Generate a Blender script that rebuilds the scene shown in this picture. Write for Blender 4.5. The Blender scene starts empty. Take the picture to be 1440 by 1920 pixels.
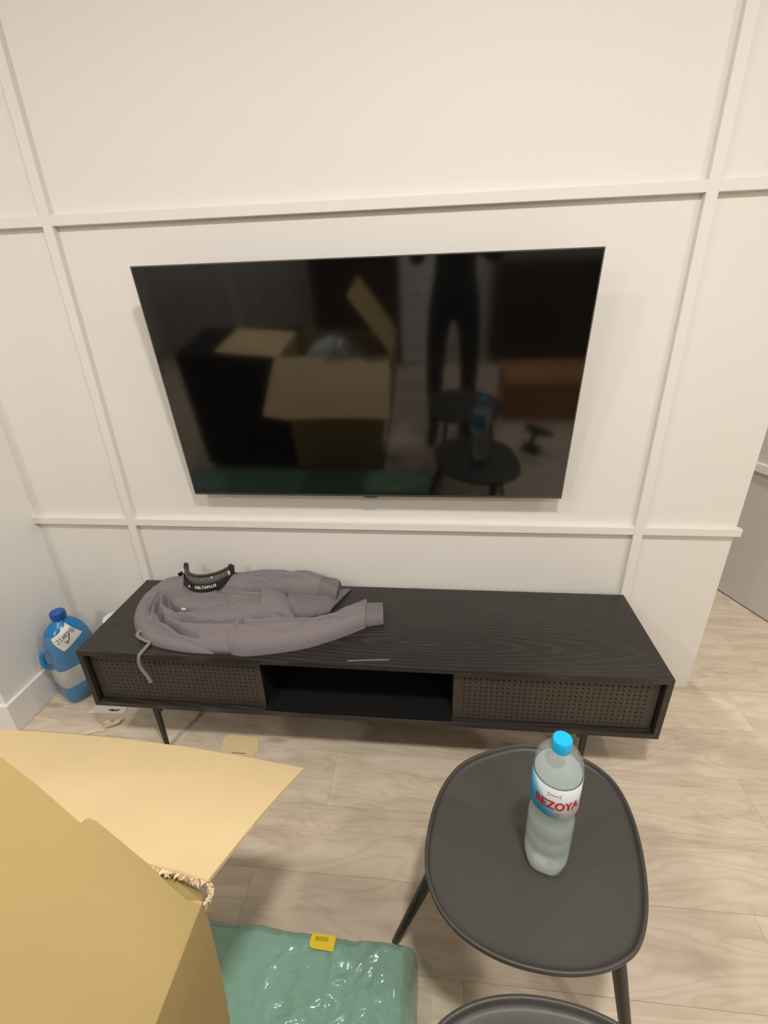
import bpy, bmesh, math, random
from mathutils import Vector, Matrix, noise
random.seed(7)
scene = bpy.context.scene
COL = scene.collection

# ------------------------------------------------------------------ camera
cam_data = bpy.data.cameras.new('camera')
cam = bpy.data.objects.new('camera', cam_data)
COL.objects.link(cam)
CAM_POS = Vector((1.1255, -1.5131, 1.4357))
PITCH, YAW, ROLL = -0.4320, 0.1155, -0.0337
fwd = Vector((-math.sin(YAW)*math.cos(PITCH), math.cos(YAW)*math.cos(PITCH), math.sin(PITCH)))
rgt = Vector((math.cos(YAW), math.sin(YAW), 0))
upv = rgt.cross(fwd)
r2 = rgt*math.cos(ROLL) + upv*math.sin(ROLL)
u2 = upv*math.cos(ROLL) - rgt*math.sin(ROLL)
cam.matrix_world = Matrix(((r2.x, u2.x, -fwd.x, CAM_POS.x), (r2.y, u2.y, -fwd.y, CAM_POS.y),
                           (r2.z, u2.z, -fwd.z, CAM_POS.z), (0, 0, 0, 1)))
cam_data.sensor_fit = 'HORIZONTAL'
cam_data.sensor_width = 36.0
cam_data.lens = 36.0*894.05/1440.0
cam_data.clip_start = 0.02
scene.camera = cam

# ------------------------------------------------------------------ world, lights, exposure
world = bpy.data.worlds.new('world'); scene.world = world
world.use_nodes = True
world.node_tree.nodes['Background'].inputs['Color'].default_value = (1.0, 0.92, 0.82, 1)
world.node_tree.nodes['Background'].inputs['Strength'].default_value = 0.05
scene.view_settings.view_transform = 'Standard'
scene.view_settings.look = 'None'
scene.view_settings.exposure = 0.02
scene.view_settings.gamma = 1.0
scene.view_settings.use_curve_mapping = False
CEIL = 2.62
LAMP_COL = (1.0, 0.963, 0.915)
# recessed ceiling downlights of the room: (x, y, watts)
DOWNLIGHTS = [(0.00, -1.40, 12.5), (1.35, -1.50, 28.5), (2.75, -1.40, 12),
              (-0.6, -2.9, 25), (2.6, -3.0, 18), (1.75, 1.15, 17)]
for (lx, ly, lw) in DOWNLIGHTS:
    ld = bpy.data.lights.new('downlight_light', 'AREA')
    ld.shape = 'DISK'; ld.size = 0.16; ld.energy = lw; ld.color = LAMP_COL
    lo = bpy.data.objects.new('downlight_light', ld)
    lo.location = (lx, ly, CEIL-0.016)
    COL.objects.link(lo)

# ------------------------------------------------------------------ helpers
def link(o, parent=None):
    COL.objects.link(o)
    if parent: o.parent = parent
    return o

def tag(o, label=None, cat=None, group=None, kind=None):
    if label: o['label'] = label
    if cat: o['category'] = cat
    if group: o['group'] = group
    if kind: o['kind'] = kind
    return o

def empty(name, loc=(0, 0, 0), rz=0.0):
    o = bpy.data.objects.new(name, None)
    o.location = loc; o.rotation_euler = (0, 0, rz); o.empty_display_size = 0.05
    return link(o)

def mesh(name, verts, faces, mat=None, parent=None, smooth=False):
    me = bpy.data.meshes.new(name)
    me.from_pydata([tuple(v) for v in verts], [], faces)
    bm = bmesh.new(); bm.from_mesh(me)
    bmesh.ops.recalc_face_normals(bm, faces=bm.faces)
    bm.to_mesh(me); bm.free()
    if smooth:
        for p in me.polygons: p.use_smooth = True
    if mat: me.materials.append(mat)
    return link(bpy.data.objects.new(name, me), parent)

class MB:
    """collects shapes for ONE mesh object"""
    def __init__(s): s.v = []; s.f = []
    def add(s, vs, fs):
        b = len(s.v); s.v += [Vector(v) for v in vs]; s.f += [tuple(b+i for i in f) for f in fs]; return s
    def box(s, a, b):
        x0, y0, z0 = a; x1, y1, z1 = b
        return s.add([(x0,y0,z0),(x1,y0,z0),(x1,y1,z0),(x0,y1,z0),(x0,y0,z1),(x1,y0,z1),(x1,y1,z1),(x0,y1,z1)],
              [(0,3,2,1),(4,5,6,7),(0,1,5,4),(1,2,6,5),(2,3,7,6),(3,0,4,7)])
    def lathe(s, prof, n=32, c=(0, 0, 0), rf=None):
        vs = []
        for (r, z) in prof:
            for k in range(n):
                a = 2*math.pi*k/n
                rr = r*(rf(a, z) if rf else 1.0)
                vs.append((c[0]+rr*math.cos(a), c[1]+rr*math.sin(a), c[2]+z))
        m = len(prof); fs = []
        for i in range(m-1):
            for k in range(n):
                fs.append((i*n+k, i*n+(k+1) % n, (i+1)*n+(k+1) % n, (i+1)*n+k))
        fs.append(tuple(range(n-1, -1, -1))); fs.append(tuple(range((m-1)*n, m*n)))
        return s.add(vs, fs)
    def tube(s, pts, r, n=8):
        pts = [Vector(p) for p in pts]; m = len(pts)
        rs = r if isinstance(r, (list, tuple)) else [r]*m
        vs = []; prev = None
        for i, p in enumerate(pts):
            t = (pts[min(i+1, m-1)]-pts[max(i-1, 0)]).normalized()
            if prev is None:
                a = Vector((0, 0, 1)) if abs(t.z) < .9 else Vector((1, 0, 0))
                prev = (a - t*a.dot(t)).normalized()
            else:
                prev = (prev - t*prev.dot(t)).normalized()
            b = t.cross(prev)
            for k in range(n):
                an = 2*math.pi*k/n
                vs.append(p + (prev*math.cos(an)+b*math.sin(an))*rs[i])
        fs = []
        for i in range(m-1):
            for k in range(n):
                fs.append((i*n+k, i*n+(k+1) % n, (i+1)*n+(k+1) % n, (i+1)*n+k))
        fs.append(tuple(range(n-1, -1, -1))); fs.append(tuple(range((m-1)*n, m*n)))
        return s.add(vs, fs)
    def ribbon(s, pts, side, w, t):
        """flat band: centre line pts, width vector(s), thickness along cross"""
        pts = [Vector(p) for p in pts]; m = len(pts); vs = []
        for i, p in enumerate(pts):
            tg = (pts[min(i+1, m-1)]-pts[max(i-1, 0)]).normalized()
            sd = Vector(side[i] if isinstance(side, list) else side).normalized()
            nn = tg.cross(sd).normalized()
            for (a, b) in ((-1, -1), (1, -1), (1, 1), (-1, 1)):
                vs.append(p + sd*(a*w/2) + nn*(b*t/2))
        fs = []
        for i in range(m-1):
            for k in range(4):
                fs.append((i*4+k, i*4+(k+1) % 4, (i+1)*4+(k+1) % 4, (i+1)*4+k))
        fs.append((3, 2, 1, 0)); fs.append(tuple((m-1)*4+k for k in range(4)))
        return s.add(vs, fs)
    def prism(s, poly, z0, z1):
        n = len(poly)
        vs = [(x, y, z0) for x, y in poly]+[(x, y, z1) for x, y in poly]
        fs = [tuple(range(n-1, -1, -1)), tuple(range(n, 2*n))]
        fs += [(k, (k+1) % n, n+(k+1) % n, n+k) for k in range(n)]
        return s.add(vs, fs)
    def build(s, name, mat, parent=None, smooth=False, bevel=0, seg=2, angle=None):
        o = mesh(name, s.v, s.f, mat, parent, smooth)
        if bevel:
            m = o.modifiers.new('bevel', 'BEVEL'); m.width = bevel; m.segments = seg; m.limit_method = 'ANGLE'
            m.angle_limit = math.radians(40)
        if angle is not None:
            for p in o.data.polygons: p.use_smooth = True
            bm = bmesh.new(); bm.from_mesh(o.data)
            for e in bm.edges:
                if len(e.link_faces) == 2 and e.calc_face_angle(0) > math.radians(angle): e.smooth = False
            bm.to_mesh(o.data); bm.free()
        return o

def catmull(pts, n, closed=False):
    pts = [Vector(p) for p in pts]; m = len(pts); out = []
    segs = m if closed else m-1
    for i in range(segs):
        if closed: p0, p1, p2, p3 = pts[(i-1) % m], pts[i], pts[(i+1) % m], pts[(i+2) % m]
        else: p0, p1, p2, p3 = pts[max(i-1, 0)], pts[i], pts[i+1], pts[min(i+2, m-1)]
        for k in range(n):
            t = k/n
            out.append(0.5*((2*p1)+(p2-p0)*t+(2*p0-5*p1+4*p2-p3)*t*t+(3*p1-p0-3*p2+p3)*t**3))
    if not closed: out.append(pts[-1])
    return out

def text_flat(txt, size, bold=0.0):
    """verts, faces of a flat text (centre at origin), built from the built-in font"""
    cu = bpy.data.curves.new('t', 'FONT'); cu.body = txt; cu.size = size; cu.align_x = 'CENTER'; cu.align_y = 'CENTER'
    cu.resolution_u = 4; cu.offset = bold
    ob = bpy.data.objects.new('t', cu); COL.objects.link(ob)
    dg = bpy.context.evaluated_depsgraph_get(); dg.update()
    me = ob.evaluated_get(dg).to_mesh()
    vs = [v.co.copy() for v in me.vertices]; fs = [tuple(p.vertices) for p in me.polygons]
    ob.evaluated_get(dg).to_mesh_clear()
    bpy.data.objects.remove(ob); bpy.data.curves.remove(cu)
    return vs, fs

# ------------------------------------------------------------------ materials
def nm(name):
    m = bpy.data.materials.new(name); m.use_nodes = True
    nt = m.node_tree; return m, nt, nt.nodes['Principled BSDF']
def srgb(r, g, b):
    f = lambda c: (c/255/12.92) if c/255 <= .04045 else ((c/255+.055)/1.055)**2.4
    return (f(r), f(g), f(b), 1)
def simple(name, col, rough=.5, metal=0, bump=0, bscale=200, spec=.5, var=0, coat=0):
    m, nt, b = nm(name)
    b.inputs['Base Color'].default_value = col; b.inputs['Roughness'].default_value = rough
    b.inputs['Metallic'].default_value = metal; b.inputs['Specular IOR Level'].default_value = spec
    b.inputs['Coat Weight'].default_value = coat
    if bump or var:
        tc = nt.nodes.new('ShaderNodeTexCoord'); n = nt.nodes.new('ShaderNodeTexNoise')
        n.inputs['Scale'].default_value = bscale; n.inputs['Detail'].default_value = 4
        nt.links.new(tc.outputs['Object'], n.inputs['Vector'])
        if bump:
            bp = nt.nodes.new('ShaderNodeBump'); bp.inputs['Strength'].default_value = bump; bp.inputs['Distance'].default_value = .002
            nt.links.new(n.outputs['Fac'], bp.inputs['Height']); nt.links.new(bp.outputs['Normal'], b.inputs['Normal'])
        if var:
            mx = nt.nodes.new('ShaderNodeMixRGB'); mx.blend_type = 'MULTIPLY'; mx.inputs[0].default_value = var
            mx.inputs[1].default_value = col; nt.links.new(n.outputs['Fac'], mx.inputs[2])
            nt.links.new(mx.outputs[0], b.inputs['Base Color'])
    return m

M = {}
M['wall'] = simple('cream_wall_paint', (.80, .768, .715, 1), .62, bump=.04, bscale=60)
M['white'] = simple('white_wall_paint', (.91, .89, .855, 1), .55, bump=.04, bscale=60)
M['grey_door'] = simple('greige_door_lacquer', (.64, .615, .565, 1), .45)
M['ceiling'] = simple('white_ceiling_paint', (.84, .82, .79, 1), .8)
M['black_metal'] = simple('black_powder_coat', (.018, .016, .014, 1), .45, bump=.1, bscale=700)
M['table_metal'] = simple('charcoal_table_coat', (.052, .049, .043, 1), .42, bump=.12, bscale=900)
M['tv_frame'] = simple('tv_bezel_metal', (.16, .155, .145, 1), .3, metal=.8)
M['tv_back'] = simple('tv_back_plastic', (.02, .02, .02, 1), .5)
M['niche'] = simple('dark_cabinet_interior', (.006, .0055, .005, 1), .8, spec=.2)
M['blue_cap'] = simple('cyan_cap_plastic', (.006, .46, .80, 1), .35)
M['jug_cap'] = simple('royal_blue_cap_plastic', (.01, .08, .38, 1), .35)
M['red_ink'] = simple('red_ink', (.55, .015, .02, 1), .5)
M['ink'] = simple('black_marker_ink', (.02, .02, .02, 1), .6)
M['grey_ink'] = simple('grey_print_ink', (.25, .30, .34, 1), .6)
M['paper'] = simple('white_paper', (.82, .81, .78, 1), .7, bump=.1, bscale=150)
M['cream_paper'] = simple('cream_torn_paper', (.80, .66, .46, 1), .8)
M['white_ink'] = simple('white_print', (.8, .79, .76, 1), .5)
M['yellow'] = simple('yellow_sticker', (.83, .62, .03, 1), .4)
M['olive_ink'] = simple('olive_print', (.32, .24, .01, 1), .5)
M['strap'] = simple('black_elastic_strap', (.012, .011, .012, 1), .8, bump=.3, bscale=900)
M['lens'] = None

def wood_dark():
    m, nt, b = nm('black_stained_ash')
    tc = nt.nodes.new('ShaderNodeTexCoord'); mp = nt.nodes.new('ShaderNodeMapping')
    mp.inputs['Scale'].default_value = (1.1, 9.0, 9.0); mp.inputs['Location'].default_value = (-1.2, 2.9, 0)
    nt.links.new(tc.outputs['Object'], mp.inputs['Vector'])
    w = nt.nodes.new('ShaderNodeTexWave'); w.wave_type = 'RINGS'; w.rings_direction = 'Z'
    w.inputs['Scale'].default_value = 2.4; w.inputs['Distortion'].default_value = 3.0
    w.inputs['Detail'].default_value = 3; w.inputs['Detail Scale'].default_value = 1.2
    nt.links.new(mp.outputs['Vector'], w.inputs['Vector'])
    mp2 = nt.nodes.new('ShaderNodeMapping'); mp2.inputs['Scale'].default_value = (6, 220, 220)
    nt.links.new(tc.outputs['Object'], mp2.inputs['Vector'])
    n = nt.nodes.new('ShaderNodeTexNoise'); n.inputs['Scale'].default_value = 1.0; n.inputs['Detail'].default_value = 5
    nt.links.new(mp2.outputs['Vector'], n.inputs['Vector'])
    big = nt.nodes.new('ShaderNodeTexNoise'); big.inputs['Scale'].default_value = 2.2
    nt.links.new(tc.outputs['Object'], big.inputs['Vector'])
    r = nt.nodes.new('ShaderNodeValToRGB')
    r.color_ramp.elements[0].position = .55; r.color_ramp.elements[0].color = (.019, .0163, .0142, 1)
    r.color_ramp.elements[1].position = 1.0; r.color_ramp.elements[1].color = (.060, .051, .044, 1)
    mu = nt.nodes.new('ShaderNodeMath'); mu.operation = 'MULTIPLY'
    nt.links.new(w.outputs['Fac'], mu.inputs[0]); nt.links.new(n.outputs['Fac'], mu.inputs[1])
    ad = nt.nodes.new('ShaderNodeMath'); ad.operation = 'ADD'
    nt.links.new(mu.outputs[0], ad.inputs[0])
    m3 = nt.nodes.new('ShaderNodeMath'); m3.operation = 'MULTIPLY'; m3.inputs[1].default_value = .45
    nt.links.new(big.outputs['Fac'], m3.inputs[0]); nt.links.new(m3.outputs[0], ad.inputs[1])
    nt.links.new(ad.outputs[0], r.inputs['Fac']); nt.links.new(r.outputs['Color'], b.inputs['Base Color'])
    b.inputs['Roughness'].default_value = .38
    bp = nt.nodes.new('ShaderNodeBump'); bp.inputs['Strength'].default_value = .15; bp.inputs['Distance'].default_value = .0008
    nt.links.new(n.outputs['Fac'], bp.inputs['Height']); nt.links.new(bp.outputs['Normal'], b.inputs['Normal'])
    return m
M['ash'] = wood_dark()
M['perforated'] = simple('dark_brown_perforated_steel', (.056, .043, .033, 1), .5, bump=.1, bscale=600)

def floor_mat():
    m, nt, b = nm('pale_oak_laminate')
    L = nt.links.new; N = nt.nodes.new
    tc = N('ShaderNodeTexCoord'); oi = N('ShaderNodeObjectInfo')
    off = N('ShaderNodeVectorMath'); off.operation = 'ADD'
    cx = N('ShaderNodeCombineXYZ')
    mr = N('ShaderNodeMath'); mr.operation = 'MULTIPLY'; mr.inputs[1].default_value = 37.0
    L(oi.outputs['Random'], mr.inputs[0])
    for i in range(3): L(mr.outputs[0], cx.inputs[i])
    L(tc.outputs['Object'], off.inputs[0]); L(cx.outputs[0], off.inputs[1])
    def mapped(s):
        mp = N('ShaderNodeMapping'); mp.inputs['Scale'].default_value = s; L(off.outputs[0], mp.inputs['Vector']); return mp
    # broad streaky tone
    n1 = N('ShaderNodeTexNoise'); n1.inputs['Scale'].default_value = 1; n1.inputs['Detail'].default_value = 6; n1.inputs['Roughness'].default_value = .6
    n1.inputs['Distortion'].default_value = .6
    L(mapped((3.2, 17, 1)).outputs[0], n1.inputs['Vector'])
    # cathedral grain lines
    n2 = N('ShaderNodeTexNoise'); n2.inputs['Scale'].default_value = 1; n2.inputs['Detail'].default_value = 2
    n2.inputs['Distortion'].default_value = .5
    L(mapped((1.6, 9, 1)).outputs[0], n2.inputs['Vector'])
    fr = N('ShaderNodeMath'); fr.operation = 'MULTIPLY'; fr.inputs[1].default_value = 13; L(n2.outputs['Fac'], fr.inputs[0])
    fr2 = N('ShaderNodeMath'); fr2.operation = 'PINGPONG'; fr2.inputs[1].default_value = .5; L(fr.outputs[0], fr2.inputs[0])
    # fine pores
    n3 = N('ShaderNodeTexNoise'); n3.inputs['Scale'].default_value = 1; n3.inputs['Detail'].default_value = 4
    L(mapped((22, 320, 1)).outputs[0], n3.inputs['Vector'])
    ramp = N('ShaderNodeValToRGB')
    e = ramp.color_ramp.elements
    e[0].position = .28; e[0].color = (.560, .455, .340, 1)
    e[1].position = .72; e[1].color = (.770, .665, .530, 1)
    e2 = ramp.color_ramp.elements.new(.5); e2.color = (.695, .588, .455, 1)
    L(n1.outputs['Fac'], ramp.inputs['Fac'])
    mx = N('ShaderNodeMixRGB'); mx.blend_type = 'MULTIPLY'
    L(ramp.outputs['Color'], mx.inputs[1])
    gr = N('ShaderNodeValToRGB'); gr.color_ramp.elements[0].position = 0.0; gr.color_ramp.elements[0].color = (.86, .83, .80, 1)
    gr.color_ramp.elements[1].position = .28; gr.color_ramp.elements[1].color = (1, 1, 1, 1)
    L(fr2.outputs[0], gr.inputs['Fac']); L(gr.outputs['Color'], mx.inputs[2]); mx.inputs[0].default_value = .65
    # sparse knots
    vo = N('ShaderNodeTexVoronoi'); vo.inputs['Scale'].default_value = 1
    L(mapped((1.7, 5.6, 1)).outputs[0], vo.inputs['Vector'])
    kn = N('ShaderNodeValToRGB'); kn.color_ramp.elements[0].position = .03; kn.color_ramp.elements[0].color = (.42, .36, .31, 1)
    kn.color_ramp.elements[1].position = .10; kn.color_ramp.elements[1].color = (1, 1, 1, 1)
    L(vo.outputs['Distance'], kn.inputs['Fac'])
    mk = N('ShaderNodeMixRGB'); mk.blend_type = 'MULTIPLY'; mk.inputs[0].default_value = .8
    L(mx.outputs[0], mk.inputs[1]); L(kn.outputs['Color'], mk.inputs[2])
    # per-plank tone
    hs = N('ShaderNodeHueSaturation')
    pv = N('ShaderNodeMapRange'); pv.inputs['To Min'].default_value = .93; pv.inputs['To Max'].default_value = 1.06
    L(oi.outputs['Random'], pv.inputs['Value']); L(pv.outputs[0], hs.inputs['Value']); L(mk.outputs[0], hs.inputs['Color'])
    L(hs.outputs['Color'], b.inputs['Base Color'])
    b.inputs['Roughness'].default_value = .48; b.inputs['Specular IOR Level'].default_value = .4
    bp = N('ShaderNodeBump'); bp.inputs['Strength'].default_value = .12; bp.inputs['Distance'].default_value = .0006
    L(n3.outputs['Fac'], bp.inputs['Height']); L(bp.outputs['Normal'], b.inputs['Normal'])
    return m
M['floor'] = floor_mat()
M['seam'] = simple('plank_joint_dark', (.26, .20, .145, 1), .8)

def cardboard(name, col):
    m, nt, b = nm(name); L = nt.links.new; N = nt.nodes.new
    tc = N('ShaderNodeTexCoord'); n = N('ShaderNodeTexNoise'); n.inputs['Scale'].default_value = 7; n.inputs['Detail'].default_value = 6
    L(tc.outputs['Object'], n.inputs['Vector'])
    r = N('ShaderNodeValToRGB'); r.color_ramp.elements[0].position = .3; r.color_ramp.elements[1].position = .7
    r.color_ramp.elements[0].color = tuple(c*.93 for c in col[:3])+(1,); r.color_ramp.elements[1].color = col
    L(n.outputs['Fac'], r.inputs['Fac']); L(r.outputs['Color'], b.inputs['Base Color'])
    b.inputs['Roughness'].default_value = .75; b.inputs['Specular IOR Level'].default_value = .25
    mp = N('ShaderNodeMapping'); mp.inputs['Scale'].default_value = (1, 60, 60); L(tc.outputs['Object'], mp.inputs['Vector'])
    n2 = N('ShaderNodeTexNoise'); n2.inputs['Scale'].default_value = 3; L(mp.outputs[0], n2.inputs['Vector'])
    bp = N('ShaderNodeBump'); bp.inputs['Strength'].default_value = .08; bp.inputs['Distance'].default_value = .001
    L(n2.outputs['Fac'], bp.inputs['Height']); L(bp.outputs['Normal'], b.inputs['Normal'])
    return m
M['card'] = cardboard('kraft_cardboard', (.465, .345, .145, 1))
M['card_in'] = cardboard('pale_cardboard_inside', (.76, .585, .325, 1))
M['card_torn'] = cardboard('torn_cardboard_edge', (.72, .56, .36, 1))

def cloth():
    m, nt, b = nm('mauve_grey_fleece'); L = nt.links.new; N = nt.nodes.new
    b.inputs['Base Color'].default_value = (.222, .193, .200, 1); b.inputs['Roughness'].default_value = .95
    b.inputs['Sheen Weight'].default_value = .08; b.inputs['Specular IOR Level'].default_value = .15
    tc = N('ShaderNodeTexCoord')
    n = N('ShaderNodeTexNoise'); n.inputs['Scale'].default_value = 900; n.inputs['Detail'].default_value = 2
    L(tc.outputs['Object'], n.inputs['Vector'])
    n2 = N('ShaderNodeTexNoise'); n2.inputs['Scale'].default_value = 26; n2.inputs['Detail'].default_value = 3
    L(tc.outputs['Object'], n2.inputs['Vector'])
    b1 = N('ShaderNodeBump'); b1.inputs['Strength'].default_value = .22; b1.inputs['Distance'].default_value = .01
    L(n2.outputs['Fac'], b1.inputs['Height'])
    b2 = N('ShaderNodeBump'); b2.inputs['Strength'].default_value = .25; b2.inputs['Distance'].default_value = .001
    L(n.outputs['Fac'], b2.inputs['Height']); L(b1.outputs['Normal'], b2.inputs['Normal']); L(b2.outputs['Normal'], b.inputs['Normal'])
    return m
M['cloth'] = cloth()
M['cloth_rib'] = simple('grey_rib_knit', (.190, .165, .168, 1), .95, bump=.3, bscale=500, spec=.15)
M['cord'] = simple('grey_drawstring', (.26, .235, .215, 1), .9, bump=.4, bscale=800)

def film(name, col, trans=.5, rough=.12, bump=0, bscale=20):
    m, nt, b = nm(name); L = nt.links.new; N = nt.nodes.new
    b.inputs['Base Color'].default_value = col; b.inputs['Roughness'].default_value = rough
    b.inputs['Alpha'].default_value = 1.0
    tr = N('ShaderNodeBsdfTransparent'); mx = N('ShaderNodeMixShader'); mx.inputs[0].default_value = trans
    tr.inputs['Color'].default_value = (min(1, col[0]*.6+.5), min(1, col[1]*.6+.5), min(1, col[2]*.6+.5), 1)
    L(b.outputs[0], mx.inputs[1]); L(tr.outputs[0], mx.inputs[2])
    L(mx.outputs[0], nt.nodes['Material Output'].inputs['Surface'])
    if bump:
        tc = N('ShaderNodeTexCoord'); n = N('ShaderNodeTexNoise'); n.inputs['Scale'].default_value = bscale; n.inputs['Detail'].default_value = 5
        n.inputs['Distortion'].default_value = 1.2
        L(tc.outputs['Object'], n.inputs['Vector'])
        bp = N('ShaderNodeBump'); bp.inputs['Strength'].default_value = bump; bp.inputs['Distance'].default_value = .02
        L(n.outputs['Fac'], bp.inputs['Height']); L(bp.outputs['Normal'], b.inputs['Normal'])
    return m
M['green_film'] = film('green_plastic_film', (.30, .53, .42, 1), .28, .11, bump=.22, bscale=20)
M['clear_film'] = film('clear_stretch_film', (.75, .75, .72, 1), .90, .12, bump=.3, bscale=30)
M['pet'] = film('clear_bottle_plastic', (.80, .84, .82, 1), .84, .04)
M['smoke'] = film('smoky_goggle_lens', (.16, .15, .13, 1), .35, .08)
M['goggle'] = film('smoky_goggle_frame', (.045, .040, .036, 1), .15, .25)
M['foam'] = simple('pale_foam_sheet', (.60, .70, .60, 1), .8, bump=.2, bscale=40)
def water_mat():
    m, nt, b = nm('still_water'); N = nt.nodes.new; L = nt.links.new
    b.inputs['Base Color'].default_value = (.93, .97, .96, 1); b.inputs['Roughness'].default_value = .12
    b.inputs['IOR'].default_value = 1.33; b.inputs['Transmission Weight'].default_value = 1
    d = N('ShaderNodeBsdfDiffuse'); d.inputs['Color'].default_value = (.66, .75, .73, 1)
    mx = N('ShaderNodeMixShader'); mx.inputs[0].default_value = .34
    L(b.outputs[0], mx.inputs[1]); L(d.outputs[0], mx.inputs[2])
    L(mx.outputs[0], nt.nodes['Material Output'].inputs['Surface'])
    return m
M['water'] = water_mat()
def screen_mat():
    m, nt, b = nm('tv_screen_glass')
    b.inputs['Base Color'].default_value = (.0025, .0024, .0024, 1); b.inputs['Roughness'].default_value = .07
    b.inputs['Specular IOR Level'].default_value = 1.0
    return m
M['screen'] = screen_mat()
M['blue_liquid'] = simple('blue_jug_plastic', (.006, .20, .48, 1), .22, spec=.5)
def bottle_label():
    m, nt, b = nm('blue_white_bottle_label'); L = nt.links.new; N = nt.nodes.new
    tc = N('ShaderNodeTexCoord'); sp = N('ShaderNodeSeparateXYZ'); L(tc.outputs['UV'], sp.inputs[0])
    # printed diagonal: blue to the left, white to the right
    a = N('ShaderNodeMath'); a.operation = 'MULTIPLY'; a.inputs[1].default_value = .22; L(sp.outputs['Y'], a.inputs[0])
    s = N('ShaderNodeMath'); s.operation = 'ADD'; L(sp.outputs['X'], s.inputs[0]); L(a.outputs[0], s.inputs[1])
    r = N('ShaderNodeValToRGB'); e = r.color_ramp.elements
    e[0].position = .48; e[0].color = (.03, .38, .66, 1)
    e[1].position = .60; e[1].color = (.74, .78, .80, 1)
    e3 = e.new(.54); e3.color = (.16, .55, .75, 1)
    L(s.outputs[0], r.inputs['Fac']); L(r.outputs['Color'], b.inputs['Base Color'])
    b.inputs['Roughness'].default_value = .3
    return m
M['label'] = bottle_label()
M['led'] = None

# ------------------------------------------------------------------ room shell
def struct(o): return tag(o, kind='structure')
WT = 0.020          # batten thickness
XL, XR = -0.3987, 2.1163
ROOM_X0, ROOM_X1, ROOM_Y0, ROOM_Y1 = -2.2, 4.4, -3.75, 2.6

# floor: dark joint bed with single planks on it
fl = struct(MB().box((ROOM_X0, ROOM_Y0, -.06), (ROOM_X1, ROOM_Y1, -.0015)).build('floor', M['seam']))
PW, PL = 0.19, 1.285
plank_mesh = None
row0 = math.floor((-3.75+.2)/PW)
cnt = 0
for r in range(row0, 15):
    y0 = -.2 + r*PW
    offx = ((r*0.437) % 1.0)*PL
    x = -1.6 - offx
    while x < 3.6:
        if x+PL > -1.5 and y0 < 1.6:
            if plank_mesh is None:
                mb = MB().box((0, 0, -.008), (PL-.0007, PW-.0007, 0))
                o = mb.build('plank', M['floor'], fl); plank_mesh = o.data
            else:
                o = link(bpy.data.objects.new('plank', plank_mesh), fl)
            o.location = (x, y0, 0); cnt += 1
        x += PL

# back wall with its end on the right
struct(MB().box((-1.4, 0, 0), (XR, .12, CEIL)).build('wall_back', M['wall']))
# left return: a short stub wall with an outside corner
struct(MB().box((-1.4, -.392, 0), (XL, -.0005, CEIL)).build('wall_left', M['white']))
bbm = MB(); BBH, BBT = .130, .013
bbm.prism([(XL, -.001), (XL+BBT, -.001), (XL+BBT, -.392-BBT), (-1.39, -.392-BBT), (-1.39, -.392), (XL, -.392)], 0, BBH)
struct(bbm.build('baseboard_left', M['white'], bevel=.0025))
struct(MB().box((ROOM_X0, ROOM_Y0, CEIL), (ROOM_X1, ROOM_Y1, CEIL+.08)).build('ceiling', M['ceiling']))
struct(MB().box((ROOM_X0, ROOM_Y0-.1, 0), (ROOM_X1, ROOM_Y0, CEIL)).build('wall_rear', M['white']))
struct(MB().box((ROOM_X0-.1, ROOM_Y0, 0), (ROOM_X0, ROOM_Y1, CEIL)).build('wall_far_left', M['white']))
struct(MB().box((ROOM_X1, ROOM_Y0, 0), (ROOM_X1+.1, ROOM_Y1, CEIL)).build('wall_right', M['white']))
struct(MB().box((ROOM_X0, ROOM_Y1, 0), (ROOM_X1, ROOM_Y1+.1, CEIL)).build('wall_hallway', M['white']))

# battens: two uprights and two rails in three lengths each
XA0, XA1, XB0, XB1 = -.0159, .0144, 1.7910, 1.8202
ZU0, ZU1, ZL0, ZL1 = 1.6377, 1.6649, .6710, .6983
trims = []
def trim(a, b, n):
    trims.append(struct(MB().box(a, b).build('trim_%d' % n, M['wall'], bevel=.0008, seg=1)))
trim((XA0, -WT, 0), (XA1, 0, CEIL), 1)
trim((XB0, -WT, 0), (XB1, 0, CEIL), 2)
i = 3
for (z0, z1) in ((ZU0, ZU1), (ZL0, ZL1)):
    for (x0, x1) in ((XL, XA0), (XA1, XB0), (XB1, XR+.010 if z0 < 1 else XR)):
        trim((x0, -WT+.0003, z0), (x1, 0, z1), i); i += 1

# hallway panel door, standing at an angle behind the end of the wall
dA = Vector((2.570, .689, 0)); dB = Vector((2.660, .430, 0))
dd = (dB-dA).normalized(); dn = Vector((dd.y, -dd.x, 0))
if dn.dot(CAM_POS-dA) < 0: dn = -dn
def door_block(t0, t1, d0, d1, z0, z1):
    vs = []
    for z in (z0, z1):
        for (t, d) in ((t0, d0), (t1, d0), (t1, d1), (t0, d1)):
            p = dA+dd*t+dn*d; vs.append((p.x, p.y, z))
    return MB().add(vs, [(0,3,2,1),(4,5,6,7),(0,1,5,4),(1,2,6,5),(2,3,7,6),(3,0,4,7)])
door = empty('door_1', tuple(dA-dd*.35)); struct(door)
def under(o, parent):
    o.parent = parent; o.matrix_parent_inverse = Matrix.Translation(-Vector(parent.location)); return o
under(door_block(-.35, .75, -.04, 0, .008, 2.2).build('door_leaf', M['grey_door']), door)
under(door_block(-.35, .75, 0, WT, .654, .691).build('door_rail', M['wall'], bevel=.001), door)

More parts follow.
